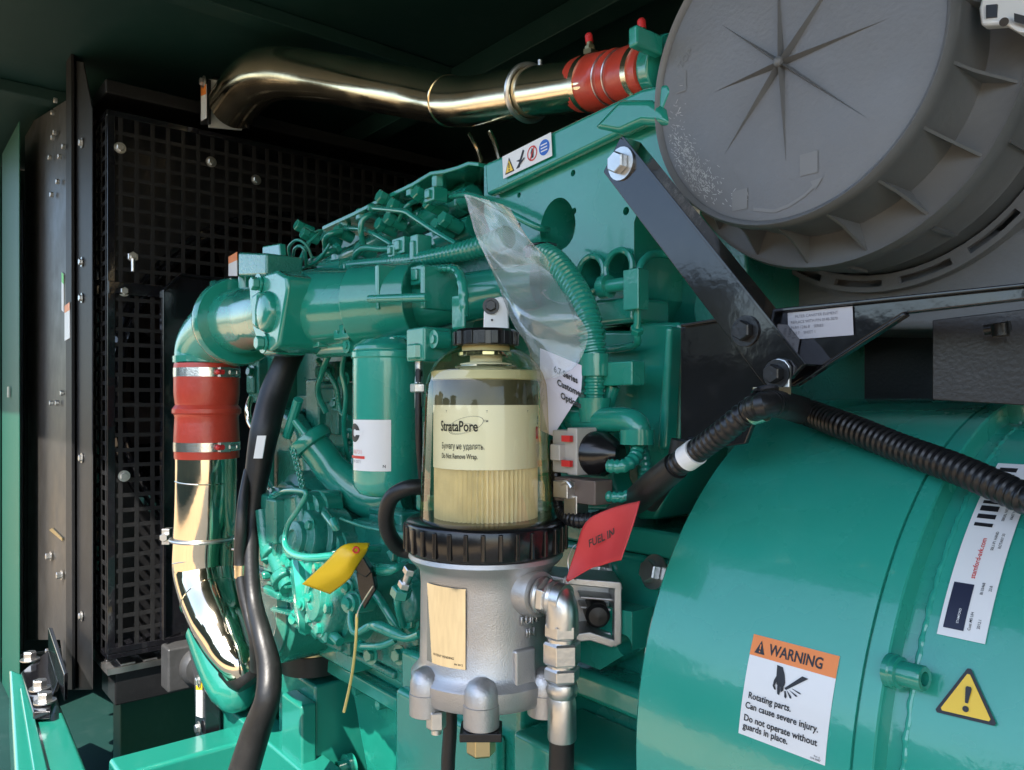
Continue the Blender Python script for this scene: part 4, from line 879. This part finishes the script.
hs = [(581, 85, .656), (586, 84, .655), (594, 83, .652), (609, 79.5, .646), (613, 78.5, .644), (618, 77.5, .642), (623, 76.5, .640), (628, 75.5, .638), (640, 72, .634), (648, 70.5, .630), (656, 69, .626)]
pipe('silicone_hose', hs, [26, 27, 27.5, 27.5, 24.5, 27.5, 24.5, 27, 27.5, 27, 26.5], 'silicone', t, 36, 3)
def band(parent, p, d, rad, w, up, m='brushed', housing=True, tilt=None):
    b = MB(); d = d.normalized()
    b.lathe(p, d, [(-w, rad), (-w, rad+.001), (w, rad+.001), (w, rad)], 40)
    o = b.build('clamp_band', m, parent)
    if housing:
        b = MB(); u = V(up).normalized(); s_ = d.cross(u).normalized(); q = p+u*(rad+.004)
        b.box(q, s_*.011, u*.004, d*w*1.1); b.cyl(q+s_*.008+u*.003, q+s_*.022+u*.003, .0045); b.hexn(q+s_*.020+u*.003, q+s_*.027+u*.003, .006); b.build('clamp_screw', 'steel', o, .0008)
        b = MB(); b.ball(q-s_*.014+u*.003, .0055, seg=10); b.cyl(q-s_*.004+u*.003, q-s_*.012+u*.003, .005); b.build('red_cap', 'redplastic', o)
    return o
for k0, k1, tt in ((1, 2, .9), (8, 9, .8)):
    p0 = PY(*hs[k0]); p1 = PY(*hs[k1]); d = p1-p0; p_ = p0.lerp(p1, tt)
    b = MB(); b.lathe(p_, d, [(-.005, MM(p_, 27.7)), (-.005, MM(p_, 28.3)), (.005, MM(p_, 28.3)), (.005, MM(p_, 27.7))], 40); o = b.build('clamp_band', 'chromewarm', t)
    q = p_+Z*MM(p_, 28)+V((0, -.004, 0)); u = V((-.15, 0, 1)).normalized()
    b = MB(); b.box(q+Z*.002, d.normalized()*.008, Y*.006, Z*.003); b.cyl(q, q+u*.014, .004); b.hexn(q+u*.004, q+u*.010, .0062); b.build('clamp_bolt', 'brass', o)
    b = MB(); b.cyl(q+u*.014, q+u*.021, .0045); b.ball(q+u*.022, .0046, seg=10); b.build('red_cap', 'redplastic', o)
for k in (4, 6):
    p0 = PY(*hs[k]); p1 = PY(*hs[k+1]); b = MB(); b.torus(p0, p1-p0, MM(p0, 25.5), .0012, 40, 6); b.build('hose_ring', 'steel', t)

# =============================== LOWER CHARGE PIPE ============================
t = thing('elbow_pipe', 'light green cast elbow turning down from the intake manifold', 'pipe', PY(205, 360, .5))
l = [(244, 320, .50), (232, 322, .50), (221, 328, .50), (212, 338, .50), (207, 350, .50), (207, 364, .50)]
pipe('elbow', l, [30, 30, 30, 30, 30, 30.5], 'greengen', t, 36, 8)
b = MB(); q = PY(207, 360, .50); b.lathe(q, Z, [(-.006, .060), (-.006, .062), (.006, .062), (.006, .060)], 36); b.build('bead', 'green', t)
b = MB(); b.tube(P3([(218, 300, .47), (222, 292, .48), (214, 284, .50)]), .008, 10, 4); b.build('lug', 'green', t)
t = thing('charge_pipe', 'polished steel pipe under the red hose, curving down beside the mesh guard', 'pipe', PY(215, 600, .5))
l = [(206, 450, .50), (206, 480, .50), (205, 520, .50), (203, 560, .50), (204, 575, .50), (210, 598, .50), (219, 622, .50), (228, 643, .505), (237, 661, .51), (245, 678, .52)]
pipe('pipe', l, [29, 29, 29, 29, 28.5, 28, 27, 24, 20, 15], 'chrome', t, 40, 8)
for k in (1, 3, 5):
    b = MB(); p0 = PY(*l[k]); p1 = PY(*l[k+1]); b.torus(p0, p1-p0, MM(p0, 29.0 if k < 5 else 28), .0012, 48, 6); b.build('weld_seam', 'chrome', t)
hs = [(207, 364, .50), (207, 370, .50), (207, 392, .50), (207, 402, .50), (207, 405, .50), (207, 409, .50), (207, 413, .50), (207, 417, .50), (207, 440, .50), (207, 458, .50)]
pipe('silicone_hose', hs, [30.5, 31, 31, 30, 29.5, 32.5, 32.5, 30, 31, 30.5], 'silicone', t, 40, 3)
for y in (373, 446):
    p_ = PY(207, y, .50); q = PY(207, y, .50)
    band(t, p_, Z, MM(p_, 31), .0085, R*.72-F*.6)
b = MB(); q = PY(204, 538, .50); b.torus(q, Z, .0605, .0035, 48, 8); b.cyl(q+R*.058-F*.01, q+R*.085-F*.01, .003); b.cyl(q+R*.058-F*.01-Z*.02, q+R*.085-F*.01-Z*.02, .003); b.build('u_bolt', 'steel', t)
b = MB(); q = PY(168, 536, .47); b.box(q, R*.008, F*.012, Z*.016); b.hexn(q-F*.012, q-F*.022, .009); b.build('pipe_saddle', 'steel', t, .001)
t = thing('lower_hose', 'thick rounded green hose stub with a shaded pipe end painted black under the polished pipe', 'hose', PY(235, 700, .56))
l = [(222, 628, .53), (232, 645, .535), (243, 665, .54), (254, 690, .56)]
l2 = [(214, 640, .58), (223, 668, .58), (232, 690, .58), (238, 702, .58)]
pipe('shaded_pipe_end', [(238, 664, .515), (245, 676, .52), (250, 684, .525)], [20.5, 18, 13], 'rubber', t, 28, 6)  # shadow on the end of the pipe, made as a black piece
pipe('green_stub', [(214, 628, .56), (222, 652, .56), (230, 676, .56), (235, 692, .56), (238, 706, .56), (239, 712, .56)], [27, 27, 26, 23, 15, 5], 'railgreen', t, 28, 6)

# =============================== BLACK HOSES ==================================
pipe('coolant_hose', [(296, 342, .56), (286, 364, .54), (274, 395, .52), (265, 430, .50), (258, 470, .49), (252, 515, .48), (251, 560, .47), (254, 600, .465), (262, 635, .46), (269, 668, .46), (267, 700, .45), (255, 735, .44), (238, 790, .42)], [13, 13, 14.5, 14.5, 12.5, 9, 7.5, 8, 10, 12, 12.5, 14.5, 16], 'rubber', None, 24, 8)
o = bpy.context.scene.objects['coolant_hose']; tag(o, 'thick black rubber hose sweeping down from the manifold to the frame rail', 'hose')
q = PY(260, 447, .475); b = MB(); b.box(q, R*.007, F*.0015, Z*.018+R*.003)
w_ = b.build('white_sticker', 'whitepaper', o)
pipe('brown_hose', [(248, 470, .475), (243, 500, .46), (241, 530, .455), (240, 560, .455), (243, 590, .455), (249, 615, .458), (256, 640, .46), (258, 668, .47)], [4, 5, 6, 6, 6, 6, 7, 8], 'rubber', None, 18, 8)
o = bpy.context.scene.objects['brown_hose']; o.name = 'overflow_hose'; tag(o, 'thinner black hose with a brass sleeve beside the polished steel pipe', 'hose')
ORG['overflow_hose'] = ORG['brown_hose']; q = PY(241, 571, .455); b = MB(); b.cyl(q-Z*.010, q+Z*.010, MM(q, 6.6), seg=20); b.build('sleeve', 'chromewarm', o)
pipe('loop_hose', [(430, 548, .50), (404, 550, .48), (390, 536, .46), (386, 516, .45), (392, 497, .45), (408, 488, .46), (428, 487, .48)], [8]*7, 'rubber', None, 20, 8)
tag(S.objects['loop_hose'], 'black rubber hose looping out behind the black filter collar', 'hose')
# steel gauge hook between hose and block
pipe('vent_elbow', [(253, 428, .50), (249, 420, .50), (248, 408, .50), (251, 398, .51)], 3, 'chrome', None, 12, 6); tag(S.objects['vent_elbow'], 'small bright curved vent fitting between the red hose and the black hose', 'fitting')
# =============================== ENGINE MOUNT =================================
t = thing('engine_mount', 'square green engine mount pedestal with a round black rubber pad on top', 'mount', PY(305, 730, .60))
q = PY(307, 690, .62)
b = MB(); b.bb(q.x-.085, q.x+.075, .60, .72, -.97, -.495); b.bb(q.x+.0, q.x+.085, .57, .60, -.90, -.52); b.bb(q.x-.3, q.x+.2, .56, .62, -.90, -.62); b.build('pedestal', 'railgreen', t, .006, seg=3)
q = PY(313, 648, .62)
b = MB(); b.cyl(q-Z*.035, q, .058, .062, seg=36); b.build('rubber_pad', 'rubber', t, .004); b = MB(); b.cyl(q+Z*.001, q+Z*.010, .060, seg=36); b.cyl(q+Z*.01, q+Z*.05, .03); b.build('pad_washer', 'brass', t, .001)
b = MB(); b.box(PY(345, 640, .64), X*.12, Y*.05, Z*.018); b.build('mount_arm', 'green', t, .005)

# =============================== FUEL FILTER ==================================
c0 = PD(486, 404, .78); cx, cy = c0.x, c0.y
def zz(y): return (404-y)/1000.
t = thing('fuel_filter', 'clear amber fuel filter bowl on a cast aluminium housing in the foreground', 'fuel filter', (cx, cy, zz(735)))
vd = math.atan2(-cy, -cx)
def fil(prof, seg=72, ox=0, **k):
    b = MB(); b.lathe((cx+R.x*ox, cy+R.y*ox, 0), Z, [(zz(y), r_/1000.) for y, r_ in prof], seg, **k); return b
# cap
b = fil([(347, 26), (346, 31.5), (333, 31.5), (330, 29), (330, 6), (331, 1)], 64)
for k in range(16):
    a = 2*math.pi*k/16; d = V((math.cos(a), math.sin(a), 0)); b.box(V((cx, cy, zz(339)))+d*.0315, d*.0018, V((-d.y, d.x, 0))*.0035, Z*.0065)
b.build('cap', 'blackplastic', t, .0006)
# bowl as a real shell
o_ = [(520, 66), (490, 65), (440, 63), (400, 61.5), (385, 60.5), (374, 57), (365, 52), (357, 45), (351, 37), (347, 28), (345.5, 20)]
b = fil(o_, 96, cap=False); bowl = b.build('bowl', 'amber', t)
b = fil([(345, 24), (352, 24), (353, 16), (362, 16), (364, 26), (371, 26), (372, 20), (373, 1)], 48); b.build('bowl_stem', 'cream', t)
b = fil([(352, 27), (353, 28), (356, 28), (357, 27)], 48); b.torus((cx, cy, zz(367)), Z, .030, .0015, 48, 8); b.build('spring_seat', 'foil', t)
# element
b = MB(); n = 132; rg = []
for y in (526, 462):
    rg.append([V((cx+math.cos(2*math.pi*k/n)*(.0518 if k % 2 else .0465), cy+math.sin(2*math.pi*k/n)*(.0518 if k % 2 else .0465), zz(y))) for k in range(n)])
b.rings(rg); el = b.build('element', 'pleat', t, ang=10)
b = fil([(466, 52.5), (405, 52.5)], 96, cap=False); b.build('wrap', 'cream', el)
b = fil([(405, 52.6), (381, 52.6)], 96, cap=False); b.build('wrap_band', 'darkband', el)
b = fil([(381, 52.7), (380, 54.5), (372, 54.5), (371, 52), (371, 1)], 96); b.build('end_cap', 'creamband', el)
ra = .0527
D = Decal(cylmap(cx, cy, 0, ra, vd))
px2x = lambda px: ra*math.asin(max(-.98, min(.98, (px-486)/1000./ra)))
def tcyl(s_, px, py, size, mi=0, bold=.0, sx=1., rot=0, shear=0): D.text(s_, px2x(px), zz(py), size, mi, .0004, bold, sx=sx, rot=rot, shear=shear)
tcyl('StrataPore', 443, 429.5, .0138, 0, .016, sx=.72)
D.ring(px2x(466), zz(424), .0185, .0190, 0, .0005, 40, .38, .28)
D.ring(px2x(463), zz(427), .012, .0124, 0, .0005, 40, .35, .2)
tcyl('TM', 484, 421, .003, 0, .01)
tcyl('Бумагу не удалять.', 444, 446.5, .0082, 0, .004, sx=.62); tcyl('Do Not Remove Wrap.', 444, 455.5, .0068, 0, .012, sx=.62)
for x in (448, 486, 525): tcyl('T', x, 412, .003)
D.rect(px2x(534.2), zz(438), px2x(536.8), zz(426), 1, .0004, 2); tcyl('FLUX', 537, 424, .006, 0, .03, rot=math.pi/2, sx=.6); 
D.ring(px2x(535.5), zz(447), .0009, .0012, 0, .0005, 16, 3.2); tcyl('EU', 537, 456, .004, 0, .02, rot=math.pi/2)
D.b.build('wrap_print', ['ink', 'inkred'], el)
# collar
b = fil([(516, 66), (517, 76), (519, 79.5), (521, 80.5), (546, 79.5), (548.5, 78), (549, 60)], 96)
for k in range(32):
    a = 2*math.pi*k/32+.1; d = V((math.cos(a), math.sin(a), 0)); s_ = V((-d.y, d.x, 0))
    b.box(V((cx, cy, zz(534)))+d*.0800, d*.0022, s_*.0022, Z*.0125)
b.build('collar', 'blackplastic', t, .0012)
# housing
hx = -6e-3
H = t
b = MB(); b.lathe((cx, cy, 0), Z, [(zz(y), r_/1000.) for y, r_ in ((548, 70), (550, 76), (554, 77), (558, 74), (562, 69), (567, 65.8), (580, 64.8), (620, 65.2), (656, 66), (662, 69), (666, 73), (668, 74.5), (683, 74), (687, 72), (689, 60), (690, 1))], 96)
hb = b.build('housing', 'alu', t, ang=30)
b = MB()
def onc(px, rad=.072):    # point on the housing at a given picture column
    a = math.asin(max(-.99, min(.99, (px-486)/1000./rad)))+0
    d = -F*math.cos(a)+R*math.sin(a); return V((cx, cy, 0))+d*rad, d
for px_, rad in ((431, .068), (484, .070), (543, .070), (400, .05)):
    b = MB()
    p_, d = onc(px_, rad) if px_ != 400 else (V((cx, cy, 0))+F*.07, F)
    b.lathe(p_, Z, [(zz(698), .0150), (zz(697), .0165), (zz(677), .0165), (zz(676.5), .0158), (zz(666), .0155), (zz(658), .012), (zz(654), .006), (zz(653), .001)], 28); b.build('boss', 'alu', hb)
p_, d = onc(523, .0655); s_ = V((-d.y, d.x, 0))
b = MB(); b.box(p_+V((0, 0, zz(650))), d*.004, s_*.012, Z*.019); b.build('raised_pad', 'alu', hb, .003, seg=3)
D = Decal(cylmap(cx, cy, 0, .0655, vd)); D.text('FUEL', .0655*math.asin(.031/.0655), zz(609), .011, 0, .0016, .02, sx=.95); D.text('IN', .0655*math.asin(.036/.0655), zz(621), .011, 0, .0016, .02)
solid(D.b.build('cast_lettering', 'alu', hb), .0022)
# foil plate on the housing
b = MB(); D = Decal(cylmap(cx, cy, 0, .0655, vd)); xa, xb = .0655*math.asin(-.99*.065/.0655+.0), .0655*math.asin(-.018/.0655)
D.rect(-.066, zz(648), xb, zz(574), 0, .0010, 20); D.text('PATENT PENDING', -.055, zz(640), .003, 1, .0013); D.text('FH 3012', -.030, zz(645), .0025, 1, .0013)
D.rect(xb-.0005, zz(648), xb, zz(575), 1, .0012, 2)
D.b.build('nameplate', ['foil', 'ink'], hb)
# port and fittings
p_, d = onc(527, .060); p_ = p_+Z*zz(581); ax = (R*.70-F*.714).normalized()
b = MB(); b.lathe(p_-ax*.01, ax, [(0, .024), (.022, .022), (.026, .021), (.027, .012)], 36); b.build('port_boss', 'alu', hb)
st = thing('fuel_hose', 'steel elbow fitting with hex nuts and a black fuel hose dropping from the filter port', 'hose', PD(563, 770, .70))
e0 = p_+ax*.016; el0 = V((PD(562, 600, .71)))
d2 = (el0-e0).normalized()
b = MB(); b.lathe(e0, d2, [(0, .0165), (.003, .018), (.005, .0165)], 32); b.hexn(e0+d2*.004, e0+d2*.013, .0175); b.lathe(e0+d2*.013, d2, [(0, .0155), (.003, .0165), (.006, .0155)], 32); b.build('hex_fitting', 'steel', st, .0006)
b = MB(); L_ = (el0-e0).length
b.tube([e0+d2*.018, e0+d2*.028, el0-d2*.012, el0-d2*.003-Z*.002, el0-Z*.011, el0-Z*.024], .0150, 24, 5)
b.build('elbow', 'steel', st)
b = MB(); q = el0; b.hexn(q-Z*.020, q-Z*.034, .0160); b.cyl(q-Z*.034, q-Z*.037, .0135, seg=28); b.hexn(q-Z*.037, q-Z*.058, .0175); b.cyl(q-Z*.058, q-Z*.060, .0135, seg=24); b.hexn(q-Z*.060, q-Z*.073, .0165)
b.build('union_nut', 'steel', st, .0006)
b = MB(); b.lathe(q-Z*.073, -Z, [(0, .010), (.002, .0135), (.008, .0150), (.013, .0135), (.015, .0118), (.020, .0128), (.052, .0132), (.054, .0125)], 32); b.build('crimp_sleeve', 'steel', st)
b = MB(); b.tube([q-Z*.125, q-Z*.2, q-Z*.30+X*.02], .0115, 22, 4); b.build('hose', 'rubber', st)
# bracket arm cast on the right
b = MB(); c3 = .78
def PDD(l, dd): return [PD(x, y, dd) for x, y in l]
b.prism(PDD([(535, 572), (560, 577), (621, 582), (623, 590), (560, 584), (535, 580)], .75), F*.05)
b.prism(PDD([(540, 580), (618, 588), (619, 646), (590, 640), (556, 640), (540, 600)], .79), F*.008)
b.prism(PDD([(616, 585), (622, 585), (622, 644), (614, 648), (614, 590)], .75), F*.05)
b.prism(PDD([(560, 636), (590, 632), (621, 642), (612, 648), (590, 641), (562, 644)], .75), F*.045)
for dy in (596, 606, 630): b.prism(PDD([(580, dy), (616, dy+3), (616, dy+6), (580, dy+3)], .765), F*.03)
b.build('mounting_arm', 'alu', hb, .003, seg=3)
b = MB(); q = PD(597, 614, .765); b.lathe(q, -F, [(-.03, .012), (.006, .012), (.010, .009), (.011, .001)], 24); b.build('rubber_plug', 'rubber', hb)
# under the housing
b = MB(); p_, d = onc(484, .070); b.hexn(p_+Z*zz(704), p_+Z*zz(722), .0135, seg=6); b.build('hex_plug', 'brass', t, .0006)
b = MB(); b.box(p_+Z*zz(702), R*.019, F*.015, Z*.004); b.build('plug_clip', 'blackplastic', t, .001)
b = MB(); p_, d = onc(441, .066); b.hexn(p_+Z*zz(691), p_+Z*zz(708), .0095); b.cyl(p_+Z*zz(708), p_+Z*zz(713), .005); b.build('drain_fitting', 'steel', t, .0005)
b = MB(); q = PD(450, 700, .77); b.tube([q, q-Z*.03, q-Z*.07+R*-.002, q-Z*.14], .007, 14, 4); b.build('drain_hose', 'rubber', t)
# white tab with a bolt behind the cap
b = MB(); b.prism([PD(x, y, .84) for x, y in ((484, 301), (501, 296), (508, 300), (510, 345), (483, 345))], F*.006)
tb = tag(top(b, 'mounting_tab', 'whitepaper', .002), 'white tab with a black bolt standing up behind the black filter cap', 'tab')
bolt(tb, PD(491, 306, .838), -F, .006, .006, 'blacksatin'); b = MB(); b.cyl(PD(492, 320, .838), PD(492, 320, .841), .0012); b.build('pin_hole', 'ink', tb)

# =============================== TAGS, BAG, LEAFLET ===========================
def sheet(rows, lin=False):
    """a curled sheet through a grid of points; subdivided smoothly"""
    R_ = [spline(r_, [1]*len(r_), 6)[0] for r_ in rows]
    cols = [spline([r_[i] for r_ in R_], [1]*len(R_), 5)[0] for i in range(len(R_[0]))]
    if lin:       # crumple: crisp irregular creases on a fine grid
        for i_, c_ in enumerate(cols):
            for j_ in range(len(c_)): c_[j_] = c_[j_]+F*(.0012*(abs(((i_*.37+j_*.9+math.sin(j_*.7)*1.5) % 2)-1)-.5)+.0009*(abs(((i_*.8-j_*.31) % 2)-1)-.5))
    nc, nr = len(cols), len(cols[0]); vs = [p for c_ in cols for p in c_]
    b = MB(); b.add(vs, [(i*nr+j, (i+1)*nr+j, (i+1)*nr+j+1, i*nr+j+1) for i in range(nc-1) for j in range(nr-1)]); return b, cols
def solid(o, th):
    m_ = o.modifiers.new('thickness', 'SOLIDIFY'); m_.thickness = th; m_.offset = 0; return o
g = [[PD(302, 584, 1.0), PD(326, 562, .985), PD(344, 545, .98), PD(370, 543, 1.0)],
     [PD(316, 589, 1.0), PD(339, 572, .975), PD(352, 555, .97), PD(368, 548, .985)],
     [PD(330, 594, 1.01), PD(348, 580, .985), PD(357, 566, .98), PD(366, 553, .99)]]
b, _ = sheet(g); t = thing('yellow_tag', 'curled blank yellow plastic tag tied to a connector beside the fuel pump', 'tag', PD(335, 590, 1.0))
solid(b.build('tag_sheet', 'tagyellow', t), .0008)
b = MB(); b.torus(PD(356, 550, .968), F, .0035, .0012, 16, 6); b.build('eyelet', 'redplastic', t)
t = thing('black_connector', 'black plastic connector and tape hanging just below the yellow tag', 'connector', PD(362, 575, .99))
b = MB(); b.prism([PD(x, y, .985) for x, y in ((347, 559), (360, 552), (372, 572), (366, 578), (358, 574))], F*.02); b.prism([PD(x, y, .99) for x, y in ((356, 572), (372, 570), (376, 590), (364, 610), (358, 590))], F*.02); b.build('shell', 'blackplastic', t, .002)
pipe('tie_wire', [(373, 586, .46), (364, 600, .455), (358, 612, .45), (356, 626, .45)], .8, 'wiresilver', None, 6, 6); tag(S.objects['tie_wire'], 'silvery twisted end of wire below the black connector', 'wire')
pipe('gold_wire', [(357, 614, .45), (356, 640, .45), (353, 668, .455), (349, 690, .46), (344, 712, .46)], 1.5, 'wiregold', None, 6, 6); tag(S.objects['gold_wire'], 'thin yellow wire dangling in front of the green oil pan', 'wire')
# red tag
g = [[PD(566, 582, .74), PD(574, 554, .735), PD(583, 528, .74), PD(600, 511, .75), PD(640, 500, .77)],
     [PD(567, 582, .74), PD(588, 562, .745), PD(605, 540, .75), PD(618, 528, .76), PD(633, 515, .775)],
     [PD(568, 582, .74), PD(596, 566, .75), PD(612, 552, .76), PD(624, 540, .765), PD(626, 530, .775)]]
g = [[PD(566, 580, 0.726), PD(575, 552, 0.729), PD(586, 522, 0.716), PD(612, 508, 0.697), PD(640, 501, 0.668)],
     [PD(567, 581, 0.726), PD(584, 560, 0.722), PD(601, 540, 0.706), PD(618, 529, 0.688), PD(634, 522, 0.659)],
     [PD(568, 582, 0.726), PD(590, 569, 0.714), PD(600, 566, 0.697), PD(612, 562, 0.678), PD(621, 560, 0.649)]]
b, _ = sheet(g); t = thing('red_tag', 'red card tag reading FUEL IN, wired to the steel elbow of the fuel filter', 'tag', PD(600, 560, .75))
solid(b.build('tag_card', 'tagred', t), .0006)
p00 = PD(590, 546, .712); p10 = PD(622, 531, .690); p01 = PD(587, 530, .712); D = Decal(quadmap(p00, p10, p01, -F)[0]); D.text('FUEL IN', -.002, 0, .0095, 0, .004, .02, sx=.95, shear=.15); D.b.build('print', 'ink', t)
b = MB()
for l in ([(570, 578), (568, 560), (575, 545), (586, 548), (582, 560), (572, 572), (566, 584)], [(566, 586), (578, 570), (586, 556), (584, 542)], [(560, 592), (566, 583), (572, 572)], [(576, 580), (566, 576), (563, 586)]):
    b.tube([PD(x, y, .728+.004*(k % 2)) for k, (x, y) in enumerate(l)], .0005, 6, 5)
b.build('tie_wire', 'wiresilver', t)
# leaflet
q = [PD(540, 348, .79), PD(583, 366, .775), PD(581, 392, .775), PD(553, 436, .785), PD(540, 430, .79)]
b = MB(); b.prism(q, F*.0008); lf = tag(top(b, 'leaflet', 'paper'), 'folded white leaflet with small bold print in the plastic bag behind the filter', 'leaflet')
n_ = (q[1]-q[0]).cross(q[3]-q[0]).normalized(); n_ = n_ if n_.dot(F) < 0 else -n_
p00 = PD(556, 371, .784); ex = PD(572, 379, .779); D = Decal(quadmap(p00, ex, p00+Z*.03, n_)[0])
for k, s_ in enumerate(('6.7 Series', 'Customer', 'Options')): D.text(s_, -.002+.004*k, -.0015-.0115*k, .0088, 0, .0022, .03, sx=.8, shear=0)
D.b.build('print', 'ink', lf)
# bag: crumpled clear film
rows = [[(464, 194), (480, 198), (498, 203), (510, 208)],
        [(470, 215), (492, 222), (514, 226), (528, 238)],
        [(476, 236), (500, 250), (526, 250), (545, 256)],
        [(486, 258), (508, 280), (536, 282), (562, 284)],
        [(498, 285), (520, 308), (548, 310), (576, 312)],
        [(512, 322), (530, 336), (556, 340), (588, 336)],
        [(528, 348), (542, 362), (558, 374), (576, 366)],
        [(534, 380), (545, 380), (552, 377), (560, 372)]]
random.seed(4)
def bag(dd, am):
    return [[PD(x, y, (.85 if y < 300 else .80)-.0008*max(0, x-500)*.4+dd+am*random.uniform(-1, 1)*(1 if 0 < i < 3 else .35)) for i, (x, y) in enumerate(r_)] for r_ in rows]
bg = thing('plastic_bag', 'crumpled clear plastic bag hanging from the engine behind the amber filter bowl', 'bag', PD(545, 370, .9))
b, _ = sheet(bag(-.007, .006), lin=True); b.build('front_film', 'film', bg)
b, _ = sheet(bag(.007, .004), lin=True); b.build('back_film', 'film', bg)
b = MB(); b.tube([PD(524, 250, .86), PD(530, 245, .855), PD(545, 243, .86), PD(556, 245, .88)], .0016, 8, 5); b.box(PD(528, 252, .858), R*.003, F*.003, Z*.006); tag(top(b, 'cable_tie', 'blackplastic'), 'black cable tie cinching the clear bag to the green corrugated hose', 'cable tie')

# =============================== CAMERA AND LIGHT =============================
cam = bpy.data.cameras.new('camera'); co = bpy.data.objects.new('camera', cam); COL.objects.link(co)
cam.sensor_width = 36; cam.lens = 36*FL/1024; cam.clip_start = .02; cam.clip_end = 200
cam.shift_y = 19/1024
co.rotation_euler = (math.radians(90), 0, TH); S.camera = co
SUN = V((.33, -.56, .76)).normalized()
w = bpy.data.worlds.new('World'); S.world = w; w.use_nodes = True
nt = w.node_tree; sk = nt.nodes.new('ShaderNodeTexSky'); sk.sky_type = 'NISHITA'; sk.sun_disc = False
sk.sun_elevation = math.asin(SUN.z); sk.sun_rotation = math.atan2(SUN.x, SUN.y); sk.altitude = 50
nt.links.new(sk.outputs[0], nt.nodes['Background'].inputs[0]); nt.nodes['Background'].inputs[1].default_value = .15
sl = bpy.data.lights.new('sun', 'SUN'); sl.energy = 4.2; sl.angle = math.radians(.5); sl.color = (1, .94, .85)
so = bpy.data.objects.new('sun', sl); COL.objects.link(so); so.rotation_euler = SUN.to_track_quat('Z', 'Y').to_euler(); so.location = SUN*5
S.view_settings.view_transform = 'Standard'; S.view_settings.look = 'None'; S.view_settings.gamma = 1; S.view_settings.exposure = 1.5
S.render.engine = 'CYCLES'
try:
    S.cycles.max_bounces = 12; S.cycles.transparent_max_bounces = 16; S.cycles.use_denoising = True; S.cycles.sample_clamp_indirect = 6
except Exception: pass
